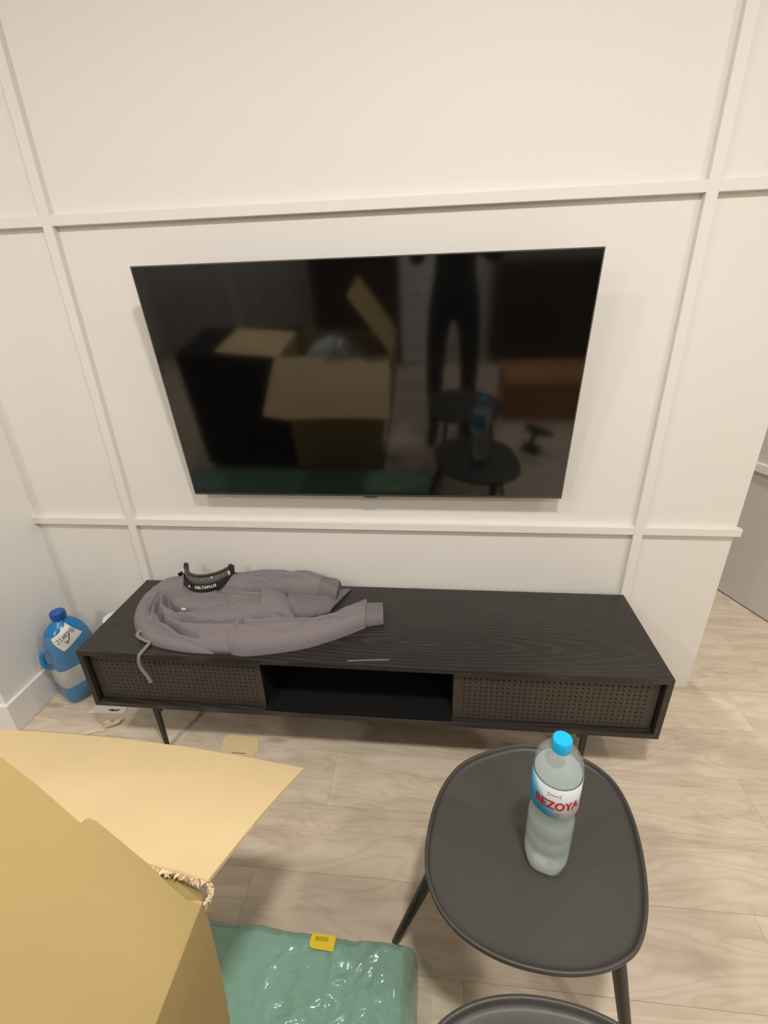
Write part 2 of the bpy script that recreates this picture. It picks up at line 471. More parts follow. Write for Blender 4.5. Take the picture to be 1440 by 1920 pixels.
# ------------------------------------------------------------------ television
tv = empty('television', (.2981+.616, -.0573, .8175))
tv.rotation_euler = (.121, 0, -.0023)
tag(tv, 'large black flat screen television tilted on the panelled wall', 'television')
TW, TH = 1.232, .7071
MB().box((-TW/2+.004, -.0012, .008), (TW/2-.004, .004, TH-.003)).build('screen', M['screen'], tv)
fb = MB()
fb.box((-TW/2, -.0018, 0), (TW/2, .011, .0075)); fb.box((-TW/2, -.0015, TH-.003), (TW/2, .011, TH))
fb.box((-TW/2, -.0015, .0075), (-TW/2+.0035, .011, TH-.003)); fb.box((TW/2-.0035, -.0015, .0075), (TW/2, .011, TH-.003))
fb.build('bezel', M['tv_frame'], tv)
MB().box((-TW/2+.003, .0115, .003), (TW/2-.003, .016, TH-.003)).build('rear_panel', M['tv_back'], tv)
MB().box((-TW/2+.07, .016, .03), (TW/2-.07, .040, .40)).build('electronics_housing', M['tv_back'], tv, bevel=.006)
MB().box((-.022, -.0022, -.0055), (.022, .008, 0)).build('logo_plate', M['tv_frame'], tv, bevel=.001)
MB().box((-.009, -.0028, -.0050), (.009, -.0023, -.0030)).build('sensor_window', M['ink'], tv)
# wall bracket arms reach back to the wall
MB().box((-.2, .040, .16), (-.17, .0725, .30)).build('bracket_arm', M['black_metal'], tv)
MB().box((.17, .040, .16), (.2, .0725, .30)).build('bracket_arm', M['black_metal'], tv)

# ------------------------------------------------------------------ tv stand
SH, SD0, SD1, SW = .4319, -.4331, -.020, 1.8
ZB = .200; PT = .018
st = empty('tv_stand', (0, 0, 0))
tag(st, 'long low black wooden media console with perforated doors and open niche', 'tv stand')
MB().box((0, SD0, SH-PT), (SW, SD1, SH)).build('top', M['ash'], st, bevel=.0012)
MB().box((.0, SD0, ZB), (SW, SD1, ZB+PT)).build('bottom_panel', M['ash'], st, bevel=.001)
MB().box((0, SD0, ZB+PT), (PT, SD1, SH-PT)).build('side_panel', M['ash'], st, bevel=.001)
MB().box((SW-PT, SD0, ZB+PT), (SW, SD1, SH-PT)).build('side_panel', M['ash'], st, bevel=.001)
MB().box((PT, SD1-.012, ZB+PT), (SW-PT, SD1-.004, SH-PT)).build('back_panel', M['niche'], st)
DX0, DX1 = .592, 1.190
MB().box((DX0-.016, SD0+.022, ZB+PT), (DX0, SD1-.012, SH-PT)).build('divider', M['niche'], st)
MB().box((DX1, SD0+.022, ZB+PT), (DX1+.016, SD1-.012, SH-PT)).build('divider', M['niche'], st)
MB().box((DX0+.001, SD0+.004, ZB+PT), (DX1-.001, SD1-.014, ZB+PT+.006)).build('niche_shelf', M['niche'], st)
# perforated doors: every hole is a hole
def perforated(x0, x1, z0, z1, y, pitch, nx, nz, rad, th):
    mb = MB(); px = (x1-x0)/nx if nx*pitch > (x1-x0) else pitch
    gx0 = x0+((x1-x0)-nx*pitch)/2; gz0 = z0+((z1-z0)-nz*pitch)/2
    ring = [(math.cos(math.pi/4*k+math.pi/8*0), math.sin(math.pi/4*k)) for k in range(8)]
    h = pitch/2
    sq = [(h, 0), (h, h), (0, h), (-h, h), (-h, 0), (-h, -h), (0, -h), (h, -h)]
    for a in range(nx):
        for c in range(nz):
            cx = gx0+(a+.5)*pitch; cz = gz0+(c+.5)*pitch
            vs = [(cx+sx, y, cz+sz) for sx, sz in sq]+[(cx+rad*rx, y, cz+rad*rz) for rx, rz in ring]+\
                 [(cx+rad*rx, y+th, cz+rad*rz) for rx, rz in ring]
            fs = [(k, (k+1) % 8, 8+(k+1) % 8, 8+k) for k in range(8)]+[(8+k, 8+(k+1) % 8, 16+(k+1) % 8, 16+k) for k in range(8)]
            mb.add(vs, fs)
    gx1 = gx0+nx*pitch; gz1 = gz0+nz*pitch
    for (a, b, c, d) in ((x0, gx0, z0, z1), (gx1, x1, z0, z1), (gx0, gx1, z0, gz0), (gx0, gx1, gz1, z1)):
        mb.add([(a, y, c), (b, y, c), (b, y, d), (a, y, d)], [(0, 1, 2, 3)])
    # outer edge
    mb.add([(x0,y,z0),(x1,y,z0),(x1,y,z1),(x0,y,z1),(x0,y+th,z0),(x1,y+th,z0),(x1,y+th,z1),(x0,y+th,z1)],
           [(0,4,5,1),(1,5,6,2),(2,6,7,3),(3,7,4,0)])
    return mb
DZ0, DZ1 = ZB+PT+.003, SH-PT-.003
DY = SD0+.020
for (x0, x1) in ((PT+.004, DX0-.001), (DX1+.001, SW-PT-.004)):
    dr = perforated(x0, x1, DZ0, DZ1, DY, .0163, 33, 11, .0030, .0015).build('door', M['perforated'], st)
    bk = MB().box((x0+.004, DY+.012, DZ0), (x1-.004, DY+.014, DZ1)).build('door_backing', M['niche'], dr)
# legs with a small bracket
for (lx, s) in ((.205, 1), (1.592, -1)):
    for ly in (SD0+.012, SD1-.05):
        lg = MB().add([(lx-.009, ly-.007, ZB), (lx+.009, ly-.007, ZB), (lx+.009, ly+.007, ZB), (lx-.009, ly+.007, ZB),
                       (lx-.006, ly-.005, 0), (lx+.006, ly-.005, 0), (lx+.006, ly+.005, 0), (lx-.006, ly+.005, 0)],
                      [(0,1,2,3),(7,6,5,4),(0,4,5,1),(1,5,6,2),(2,6,7,3),(3,7,4,0)]).build('leg', M['black_metal'], st, bevel=.0015)
        bx0 = lx+.008 if s > 0 else lx-.022
        MB().box((bx0, ly-.006, ZB-.020), (bx0+.014, ly+.006, ZB)).build('leg_bracket', M['black_metal'], lg, bevel=.003)

# thin pale strip lying by the front edge
tag(MB().ribbon([(.873, -.419, SH+.0008), (.93, -.4125, SH+.0012), (.998, -.406, SH+.0008)], (0, 1, 0), .005, .0009)
    .build('plastic_strip', simple('pale_clear_strip', (.20, .18, .16, 1), .3)),
    'thin pale plastic strip lying near the front edge of the black console', 'strip')

# ------------------------------------------------------------------ hoodie
ZS = SH+.001
FOLDS = []
def fold(pts, d, w): FOLDS.append(([Vector((x, y)) for x, y in pts], d, w))
def fold_z(x, y):
    z = 0; q = Vector((x, y))
    for pts, d, w in FOLDS:
        best = 9; bt = 0
        m = len(pts)
        for k in range(m-1):
            a, b = pts[k], pts[k+1]; ab = b-a
            t = max(0, min(1, (q-a).dot(ab)/ab.length_squared))
            dd_ = (a+ab*t-q).length
            if dd_ < best: best = dd_; bt = (k+t)/(m-1)
        if best < w*3.2:
            taper = math.sin(math.pi*min(1, max(0, bt)))**.5 if 0 < bt < 1 else 0
            z -= d*taper*(math.exp(-(best/w)**2) - .45*math.exp(-((best-1.9*w)/(w*.9))**2))
    return z
def wob(x, y, s=18, a=.004):
    rdg = 1-2*abs(noise.noise(Vector((x*9+y*5, y*20-x*4, 1.7))))
    return a*noise.noise(Vector((x*s, y*s, 3.1)))+a*.5*noise.noise(Vector((x*s*2.3, y*s*2.3, 7.7)))+a*.9*max(0, rdg)**2
def pillow(outline, H, rings=26, per=10, zb=ZS, power=.5, edge=.045, centre=None, use_folds=True, tilt=(0, 0), wa=.004):
    pts = catmull([Vector((p[0], p[1], 0)) for p in outline], per, True)
    n = len(pts)
    c = sum(pts, Vector())/n if centre is None else Vector((centre[0], centre[1], 0))
    vs = []; fs = []
    for i in range(rings+1):
        s = i/rings                      # 0 at the rim, 1 at the centre
        for p in pts:
            q = p.lerp(c, s)
            d = (p-q).length
            e = min(1, d/edge)
            h = H*math.sqrt(max(0, 1-(1-e)**2))
            h *= 1 + tilt[0]*(q.x-c.x) + tilt[1]*(q.y-c.y)
            z = h
            if i > 0:
                k = min(1, d/.03)
                z += k*(wob(q.x, q.y, a=wa) + (fold_z(q.x, q.y) if use_folds else 0))
            vs.append((q.x, q.y, zb+max(.0005, z) if i else zb))
    for i in range(rings):
        for k in range(n):
            fs.append((i*n+k, i*n+(k+1) % n, (i+1)*n+(k+1) % n, (i+1)*n+k))
    # flat underside
    b = len(vs); vs.append((c.x, c.y, zb))
    for k in range(n): fs.append(((k+1) % n, k, b))
    return vs, fs
def strip(stations, n=22, per=8, use_folds=True, wa=.004, rib=0, roll=.005):
    """stations: (front xyz, back xyz, height) - a soft rolled strip of cloth, closed underneath and at both ends"""
    A = catmull([s[0] for s in stations], per); B = catmull([s[1] for s in stations], per)
    Hh = catmull([Vector((s[2], 0, 0)) for s in stations], per)
    vs = []; fs = []; m = len(A); w = n+1
    for i in range(m):
        for k in range(w):
            t = k/n
            p = A[i].lerp(B[i], t)
            prof = max(0, 1-abs(2*t-1)**2.6)**.55
            z = Hh[i].x*prof
            p = p+(A[i]-B[i]).normalized()*roll*min(1, Hh[i].x/.02)*(math.sin(math.pi*min(1, t/.32))**.8 if t < .32 else 0)
            z += min(1, 4*t, 4*(1-t))*(wob(p.x, p.y, 22, wa) + (fold_z(p.x, p.y) if use_folds else 0))
            if rib: z += min(1, 6*t, 6*(1-t))*.0012*math.sin(t*rib*2*math.pi)
            vs.append((p.x, p.y, p.z+max(z, 0)))
    b = len(vs)
    for i in range(m):
        for k in range(w):
            p = A[i].lerp(B[i], k/n); vs.append((p.x, p.y, p.z-.0005))
    for i in range(m-1):
        for k in range(n):
            fs.append((i*w+k, i*w+k+1, (i+1)*w+k+1, (i+1)*w+k))
            fs.append((b+i*w+k, b+(i+1)*w+k, b+(i+1)*w+k+1, b+i*w+k+1))
        fs.append((i*w, (i+1)*w, b+(i+1)*w, b+i*w)); fs.append((i*w+n, b+i*w+n, b+(i+1)*w+n, (i+1)*w+n))
    for i in (0, m-1):
        for k in range(n): fs.append((i*w+k, b+i*w+k, b+i*w+k+1, i*w+k+1))
    return vs, fs

hd = empty('hoodie', (.45, -.22, SH))
tag(hd, 'crumpled grey hooded sweatshirt lying on the black media console', 'sweatshirt')
def hpart(name, vf, mat, parent=None):
    o = mesh(name, vf[0], vf[1], mat, None, True); return under(o, hd) if parent is None else o
# creases, in plan
fold([(.200, -.190), (.220, -.245), (.285, -.280), (.36, -.280), (.45, -.255)], .034, .010)
fold([(.300, -.215), (.350, -.212), (.405, -.188)], .022, .0075)
fold([(.28, -.312), (.36, -.330), (.44, -.330), (.52, -.316), (.60, -.290)], .032, .009)
fold([(.160, -.175), (.172, -.225), (.195, -.275), (.24, -.31)], .03, .008)
fold([(.205, -.275), (.245, -.325), (.330, -.368), (.40, -.385)], .034, .0065)
fold([(.505, -.300), (.525, -.345), (.575, -.345), (.64, -.318), (.70, -.300)], .030, .0065)
fold([(.72, -.302), (.78, -.285), (.85, -.262)], .022, .0045)
fold([(.80, -.235), (.86, -.225), (.895, -.222)], .014, .005)
fold([(.47, -.10), (.55, -.112), (.66, -.100)], .020, .006)
fold([(.62, -.085), (.66, -.075), (.70, -.080)], .018, .006)
fold([(.545, -.285), (.59, -.268), (.65, -.262)], .020, .006)
fold([(.42, -.12), (.50, -.135), (.58, -.12)], .012, .010)
fold([(.33, -.10), (.37, -.16), (.36, -.20)], .008, .008)
body = [(.150, -.262), (.125, -.18), (.135, -.11), (.200, -.062), (.300, -.055), (.400, -.055), (.500, -.060), (.575, -.085),
        (.625, -.150), (.655, -.215), (.665, -.275), (.650, -.330), (.610, -.385), (.545, -.413), (.455, -.417), (.37, -.406), (.275, -.382), (.195, -.335)]
hpart('torso', pillow(body, .047, rings=48, per=16, edge=.062, centre=(.39, -.22), tilt=(0, .25)), M['cloth'])
# folded-over layers of the body
hpart('fold', strip([((.205, -.205, ZS+.034), (.215, -.105, ZS+.030), .016), ((.245, -.248, ZS+.036), (.250, -.11, ZS+.012), .032), ((.300, -.263, ZS+.037), (.300, -.12, ZS+.010), .034),
                     ((.360, -.262, ZS+.038), (.355, -.13, ZS+.012), .031), ((.420, -.240, ZS+.038), (.405, -.14, ZS+.018), .024), ((.450, -.225, ZS+.040), (.440, -.15, ZS+.040), .006)], n=30, per=12, use_folds=False, roll=.009), M['cloth'])
hpart('fold', strip([((.290, -.300, ZS+.020), (.300, -.24, ZS+.028), .014), ((.340, -.312, ZS+.030), (.345, -.225, ZS+.020), .026), ((.410, -.312, ZS+.033), (.420, -.20, ZS+.022), .031), ((.480, -.300, ZS+.036), (.490, -.18, ZS+.034), .026),
                     ((.560, -.278, ZS+.036), (.560, -.17, ZS+.032), .026), ((.620, -.258, ZS+.028), (.620, -.17, ZS+.026), .026), ((.660, -.245, ZS+.012), (.655, -.18, ZS+.016), .010)], n=30, per=12, use_folds=False, roll=.009), M['cloth'])
# hood, a crescent along the left end
hpart('hood', strip([((.225, -.150, ZS), (.205, -.058, ZS), .070), ((.160, -.165, ZS), (.125, -.080, ZS), .062), ((.150, -.215, ZS), (.085, -.170, ZS), .050),
                     ((.165, -.265, ZS), (.100, -.265, ZS), .040), ((.215, -.300, ZS), (.150, -.335, ZS), .034), ((.285, -.345, ZS), (.230, -.388, ZS), .028),
                     ((.36, -.370, ZS), (.335, -.413, ZS), .022), ((.45, -.385, ZS), (.43, -.418, ZS), .012), ((.52, -.395, ZS), (.50, -.412, ZS), .001)], n=20, per=10), M['cloth'])
# far sleeve with its cuff, on the wall side
FZ = ZS+.012
hpart('sleeve', strip([((.345, -.130, FZ), (.335, -.050, FZ), .055), ((.430, -.140, FZ), (.420, -.040, FZ), .070), ((.520, -.140, FZ), (.520, -.034, FZ), .083),
                       ((.600, -.140, FZ), (.610, -.034, FZ), .080), ((.690, -.135, FZ), (.705, -.040, FZ), .072), ((.722, -.130, FZ), (.737, -.045, FZ), .066)], n=24, per=10), M['cloth'])
hpart('cuff', strip([((.720, -.132, FZ), (.735, -.043, FZ), .062), ((.760, -.135, FZ), (.770, -.050, FZ), .056), ((.785, -.135, FZ), (.790, -.055, FZ), .046)], n=36, per=8, rib=16, use_folds=False), M['cloth_rib'])
# hem of the body, spread flat on the console
hpart('hem_band', strip([((.635, -.232, ZS), (.60, -.06, ZS), .050), ((.690, -.222, ZS), (.70, -.05, ZS), .034), ((.745, -.200, ZS), (.79, -.045, ZS), .022), ((.770, -.185, ZS), (.825, -.040, ZS), .012)], n=30, per=9, rib=22), M['cloth_rib'])
hpart('pocket', strip([((.555, -.255, ZS+.03), (.515, -.115, ZS+.03), .038), ((.600, -.252, ZS+.026), (.575, -.120, ZS+.026), .038), ((.645, -.255, ZS+.012), (.620, -.150, ZS+.012), .036), ((.668, -.258, ZS), (.650, -.185, ZS), .022)], n=24, per=8), M['cloth'])
hpart('fold', strip([((.515, -.345, ZS+.036), (.520, -.305, ZS+.036), .004), ((.530, -.362, ZS+.034), (.545, -.300, ZS+.036), .024), ((.575, -.360, ZS+.034), (.580, -.300, ZS+.034), .028), ((.630, -.332, ZS+.034), (.625, -.288, ZS+.034), .024), ((.700, -.305, ZS+.036), (.690, -.275, ZS+.036), .014), ((.76, -.285, ZS+.036), (.76, -.268, ZS+.036), .002)], n=26, per=10, use_folds=False, wa=.002, roll=.008), M['cloth'])
# near sleeve with its cuff
hpart('sleeve', strip([((.440, -.350, ZS+.02), (.470, -.310, ZS+.02), .004), ((.475, -.400, ZS+.004), (.500, -.295, ZS+.012), .040), ((.535, -.421, ZS), (.550, -.285, ZS), .060), ((.620, -.408, ZS), (.640, -.270, ZS), .056),
                       ((.730, -.375, ZS), (.745, -.250, ZS), .050), ((.830, -.318, ZS), (.830, -.190, ZS), .050), ((.893, -.272, ZS), (.885, -.140, ZS), .048), ((.905, -.264, ZS), (.897, -.138, ZS), .042)], n=28, per=10), M['cloth'])
hpart('cuff', strip([((.903, -.258, ZS), (.895, -.146, ZS), .038), ((.935, -.247, ZS), (.925, -.143, ZS), .034), ((.964, -.239, ZS), (.950, -.140, ZS), .038)], n=36, per=8, rib=18, use_folds=False), M['cloth_rib'])
# drawstring hanging over the front edge of the console
cord = catmull([(.225, -.345, ZS+.018), (.185, -.345, ZS+.022), (.172, -.365, ZS+.016), (.205, -.378, ZS+.006), (.226, -.388, ZS+.008), (.224, -.412, ZS+.004),
                (.218, -.437, ZS-.002), (.213, -.4415, .40), (.217, -.4410, .375), (.228, -.4405, .345), (.232, -.4405, .325)], 6)
under(MB().tube(cord, [.0055]*(len(cord)-3)+[.0062, .0068, .005], 8).build('drawstring', M['cord'], None, True), hd)
under(MB().box((.292, -.283, ZS+.060), (.306, -.279, ZS+.066)).build('neck_tag', M['white_ink']), hd)

# ------------------------------------------------------------------ goggles
GC = Vector((.302, -.118, .517)); GW = .090
gg = empty('safety_goggles', tuple(GC))
tag(gg, 'smoky safety goggles with black logo strap resting on the grey hoodie', 'goggles')
def garc(u, r=1.0):     # u in -1..1, plan curve, convex towards the room
    a = u*1.12
    return Vector((GW*math.sin(a)/math.sin(1.12)*r, .078*(1-math.cos(a))/(1-math.cos(1.12)) - .045*r, 0))
def gsurf(z_of, t, n=36, u0=-1, u1=1, off=0.0):
    vs = []; fs = []
    for k in range(n+1):
        u = u0+(u1-u0)*k/n
        p = garc(u); q = garc(u+.01)-garc(u-.01); nn = Vector((q.y, -q.x, 0)).normalized()
        z0, z1 = z_of(u)
        for (d, z) in ((off, z0), (off, z1), (off-t, z1), (off-t, z0)):
            w = p+nn*d; vs.append((w.x, w.y+(z-.0)*.25, z))
    for k in range(n):
        for j in range(4): fs.append((k*4+j, k*4+(j+1) % 4, (k+1)*4+(j+1) % 4, (k+1)*4+j))
    fs.append((3, 2, 1, 0)); fs.append(tuple(n*4+j for j in range(4)))
    return vs, fs
up = lambda u: .026-.002*abs(u)**2.2
mesh('lens', *gsurf(lambda u: (-.018, up(u)), .0022), M['smoke'], gg, True)
fr = MB()
fr.add(*gsurf(lambda u: (up(u)-.002, up(u)+.004), .010, off=.002)); fr.add(*gsurf(lambda u: (-.026, -.016), .014, off=.001))
for s in (-1, 1):
    a, b = (.90*s, 1.06*s) if s > 0 else (1.06*s, .90*s)
    fr.add(*gsurf(lambda u: (-.020, .026), .016, n=4, u0=a, u1=b, off=.004))
    a, b = (.93*s, 1.00*s) if s > 0 else (1.0*s, .93*s)
    fr.add(*gsurf(lambda u: (.024, .034), .010, n=3, u0=a, u1=b, off=.003))
fr.build('frame', M['goggle'], gg, angle=35)
sk = mesh('skirt', *gsurf(lambda u: (-.031, -.024), .026, off=-.002), M['goggle'], gg, True)
sp_ = mesh('strap', *gsurf(lambda u: (-.020, .001), .002, off=.0065, u0=-1.02, u1=1.02), M['strap'], gg, False)
for s in (-1, 1):
    e0 = garc(1.02*s); 
    MB().ribbon([e0+Vector((.002*s, -.002, .0)), e0+Vector((.014*s, .000, -.008)), e0+Vector((.030*s, -.004, -.016))], (0, -.3, 1), .018, .002).build('strap_tail', M['strap'], sp_)
    MB().tube([garc(.93*s)+Vector((0, -.009, .018)), garc(.93*s)+Vector((0, -.0065, .004))], [.004, .004], 8).build('rivet', M['white_ink'], gg)
def wrap_goggle(vs, uc, zc, off):
    out = []
    for v in vs:
        u = uc + v.x/ (GW*1.12); p = garc(u); q = garc(u+.01)-garc(u-.01); nn = Vector((q.y, -q.x, 0)).normalized()
        z = zc+v.y; w = p+nn*off; out.append((w.x, w.y+z*.25, z))
    return out
tv_, tf_ = text_flat('DELTAPLUS', .0135, .0003)
tv_ = [Vector((v.x*.86, v.y, 0)) for v in tv_]
mesh('lettering', wrap_goggle(tv_, .18, -.0095, .0072), tf_, M['white_ink'], sp_)
tri = [Vector((-.0055, -.0045, 0)), Vector((.0055, -.0045, 0)), Vector((.002, .0055, 0))]
mesh('logo_mark', wrap_goggle(tri, -.34, -.0095, .0072), [(0, 1, 2)], M['white_ink'], sp_)

# ------------------------------------------------------------------ side tables
EGG = [(1.317,-.694),(1.202,-.746),(1.141,-.834),(1.117,-.944),(1.128,-1.016),(1.168,-1.069),(1.235,-1.102),(1.308,-1.114),
       (1.374,-1.111),(1.431,-1.094),(1.475,-1.063),(1.509,-1.000),(1.532,-.910),(1.537,-.825),(1.520,-.761),(1.470,-.715),(1.391,-.692)]
EC = Vector((1.325, -.905, 0))
TH1 = .440
def lower(x, y, z0, z1):      # same rim outline measured for another table height
    k = (CAM_POS.z-z1)/(CAM_POS.z-z0); return CAM_POS.x+(x-CAM_POS.x)*k, CAM_POS.y+(y-CAM_POS.y)*k
EGG = [lower(x, y, .455, TH1) for x, y in EGG]
egg = catmull([Vector((x, y, 0))-EC for x, y in EGG], 8, True)
for _ in range(3):
    egg = [(egg[i-1]+egg[i]*2+egg[(i+1) % len(egg)])/4 for i in range(len(egg))]
def egg_top(mb, H):
    n = len(egg); nrm = []
    for i in range(n):
        t = (egg[(i+1) % n]-egg[i-1]).normalized(); q = Vector((t.y, -t.x, 0))
        if q.dot(egg[i]) > 0: q = -q
        nrm.append(q)      # inward
    prof = [(.030, H-.022), (.012, H-.022), (.003, H-.016), (0, H-.008), (0, H-.002), (.0015, H), (.0045, H+.0005), (.0065, H-.001), (.008, H-.006), (.0105, H-.0095), (.016, H-.0105), (.03, H-.0105)]
    vs = []; fs = []
    for (d, z) in prof:
        for i in range(n):
            p = egg[i]+nrm[i]*d; vs.append((p.x, p.y, z))
    m = len(prof)
    for a in range(m-1):
        for i in range(n): fs.append((a*n+i, a*n+(i+1) % n, (a+1)*n+(i+1) % n, (a+1)*n+i))
    fs.append(tuple(range(n))); fs.append(tuple((m-1)*n+i for i in range(n)))
    mb.add(vs, fs)
def side_table(loc, rz, H, legs, label):
    t = empty('side_table', loc, rz)
    tag(t, label, 'table', 'egg-shaped black side tables')
    mb = MB(); egg_top(mb, H); mb.build('table_top', M['table_metal'], t, angle=50)
    for (a, b) in legs:
        a = Vector(a); b = Vector(b)
        MB().tube([a, a.lerp(b, .5), b], [.0135, .0115, .0085], 14).build('leg', M['black_metal'], t, angle=50)
        MB().lathe([(.02, -.006), (.02, 0), (.012, 0)], 16, (a.x, a.y, H-.023)).build('leg_plate', M['black_metal'], t)
    return t
def loc_legs(lst): return [(Vector(a)-EC, Vector(b)-EC) for a, b in lst]
legs1 = loc_legs([((1.160, -.915, TH1-.024), (1.047, -.902, .0)), ((1.445, -1.050, TH1-.024), (1.530, -1.085, .0)), ((1.400, -.735, TH1-.024), (1.430, -.640, .0))])
side_table(tuple(EC), 0, TH1, legs1, 'egg-shaped black side table carrying the water bottle')
TH2 = .505
T2 = Vector((1.287, -1.364, 0))
legs2 = [(Vector((T2.x-a[0], T2.y-a[1], TH2-.024)), Vector((T2.x-b[0], T2.y-b[1], 0))) for a, b in (((1.18, -1.27), (1.155, -1.255)), ((1.42, -1.25), (1.50, -1.20)), ((1.28, -1.50), (1.27, -1.58)))]
side_table(tuple(T2), math.pi, TH2, legs2, 'black side table at the bottom edge, only its rounded rim in view')

# ------------------------------------------------------------------ water bottle
BB = Vector((1.349, -.927, TH1-.0105))
wbot = empty('water_bottle', tuple(BB))
wbot.rotation_euler = (0, -.018, 0); wbot.scale = (.95, .95, 1)
tag(wbot, 'clear plastic water bottle with cyan cap and blue label on the side table', 'bottle')
def petal(a, z):
    return 1+ (.035*math.cos(5*a) if z < .012 else .035*math.cos(5*a)*max(0, 1-(z-.012)/.014))
bp_ = [(.026, .002), (.034, 0), (.0395, .006), (.0425, .018), (.0432, .03), (.0432, .060), (.0420, .066), (.0432, .072), (.0432, .098), (.0420, .104), (.0432, .110),
       (.0432, .135), (.0418, .142), (.0405, .152), (.0405, .168), (.0420, .176), (.0430, .182), (.0430, .252), (.0432, .258), (.0425, .268), (.0395, .280), (.0330, .291), (.0225, .299), (.0150, .303), (.0135, .306), (.0135, .318)]
MB().lathe(bp_, 48, rf=petal).build('bottle_body', M['pet'], wbot, True)
wp = [(max(.004, r-.0018), z+.002 if z < .02 else z) for r, z in bp_ if z <= .252]
wp += [(.0412, .2535), (.0380, .2525)]
MB().lathe(wp, 48, rf=petal).build('water', M['water'], wbot, True)
cp = [(.0140, .305), (.0166, .3055), (.0170, .308), (.0170, .3225), (.0157, .3255), (.010, .326)]
MB().lathe(cp, 60, rf=lambda a, z: 1+(.018*math.cos(30*a) if .307 < z < .323 else 0)).build('cap', M['blue_cap'], wbot, angle=50)
MB().lathe([(.0140, .3005), (.0164, .3010), (.0164, .3045), (.0140, .3050)], 40).build('cap_ring', M['blue_cap'], wbot, angle=50)
def wrap_cyl(vs, R, ac, zc):
    return [(R*math.cos(ac+v.x/R), R*math.sin(ac+v.x/R), zc+v.y) for v in vs]
LAB_A = math.radians(-111)
lab = MB(); n = 72
vs = []; fs = []
for k in range(n+1):
    a = 2*math.pi*k/n
    for (R, z) in ((.0432, .180), (.0437, .1805), (.0437, .2505), (.0432, .251)): vs.append((R*math.cos(a), R*math.sin(a), z))
for k in range(n):
    for j in range(3): fs.append((k*4+j, (k+1)*4+j, (k+1)*4+j+1, k*4+j+1))
lo_ = mesh('label', vs, fs, M['label'], wbot, True)
uvl = lo_.data.uv_layers.new(name='UVMap')
for poly in lo_.data.polygons:
    for li in poly.loop_indices:
        v = lo_.data.vertices[lo_.data.loops[li].vertex_index].co
        a = math.atan2(v.y, v.x)
        u = ((a-LAB_A+math.pi) % (2*math.pi))/(2*math.pi)
        uvl.data[li].uv = (.5+(u-.5)*1.0, (v.z-.18)/.07)
t0_, f0_ = text_flat('BEZOYA', .0275)
bt = MB()
for (dx, dy) in ((0, 0), (.0008, 0), (-.0008, 0), (0, .0006), (0, -.0006)): bt.add([Vector((v.x*.80+dx, v.y+dy, 0)) for v in t0_], f0_)
tvs, tfs = bt.v, bt.f
mesh('lettering', wrap_cyl(tvs, .0446, LAB_A+.20, .2105), tfs, M['red_ink'], lo_)
rc = MB()
for (a, b, c, d) in ((-.011, .011, .003, .0038), (-.011, .011, -.0038, -.003), (-.011, -.0102, -.0038, .0038), (.0102, .011, -.0038, .0038)):
    rc.add([(a, c, 0), (b, c, 0), (b, d, 0), (a, d, 0)], [(0, 1, 2, 3)])
mesh('print_frame', wrap_cyl(rc.v, .0444, LAB_A+.05, .2365), rc.f, M['red_ink'], lo_)
for (w, zc, ac) in ((.016, .2365, .05), (.015, .190, .28), (.010, .1935, .26)):
    rc = MB(); k = -w/2
    while k < w/2:
        l = random.uniform(.0012, .0028); rc.add([(k, -.0009, 0), (k+l, -.0009, 0), (k+l, .0009, 0), (k, .0009, 0)], [(0, 1, 2, 3)]); k += l+.0006
    mesh('small_print', wrap_cyl(rc.v, .0444, LAB_A+ac, zc), rc.f, M['red_ink'] if zc > .23 else M['grey_ink'], lo_)

# ------------------------------------------------------------------ blue jug in its wrap
JC = Vector((-.286, -.172, 0)); JR = math.radians(62)
jug = empty('blue_jug', tuple(JC), JR)
tag(jug, 'large blue liquid jug with handwritten note in the corner beside the console', 'jug')
def sq_r(a, p=4.5, ax=.080, ay=.066):
    return 1.0/((abs(math.cos(a))/ax)**p+(abs(math.sin(a))/ay)**p)**(1/p)
def jug_shape(prof, n=56, off=0.0, caps=True):
    vs = []; fs = []
    for (s, z, p) in prof:
        for k in range(n):
            a = 2*math.pi*k/n; r = sq_r(a, p)*s+off
            vs.append((r*math.cos(a), r*math.sin(a), z))
    m = len(prof)
    for i in range(m-1):
        for k in range(n): fs.append((i*n+k, i*n+(k+1) % n, (i+1)*n+(k+1) % n, (i+1)*n+k))
    if caps: fs.append(tuple(range(n-1, -1, -1))); fs.append(tuple((m-1)*n+k for k in range(n)))
    return vs, fs
JP = [(.86, .0, 5), (.95, .004, 5), (1.0, .016, 5), (1.0, .075, 5), (.985, .080, 5), (.985, .165, 5), (1.0, .172, 4.5), (1.0, .215, 4), (.97, .250, 3.4), (.88, .285, 2.8), (.72, .312, 2.4), (.50, .332, 2.1), (.32, .343, 2), (.27, .347, 2), (.27, .356, 2)]
mesh('jug_body', *jug_shape(JP), M['blue_liquid'], jug, True)
MB().lathe([(.022, .350), (.0255, .352), (.0265, .356), (.0265, .376), (.0235, .380), (.012, .3805)], 48, rf=lambda a, z: 1+(.015*math.cos(24*a) if .355 < z < .377 else 0)).build('cap', M['jug_cap'], jug, angle=45)
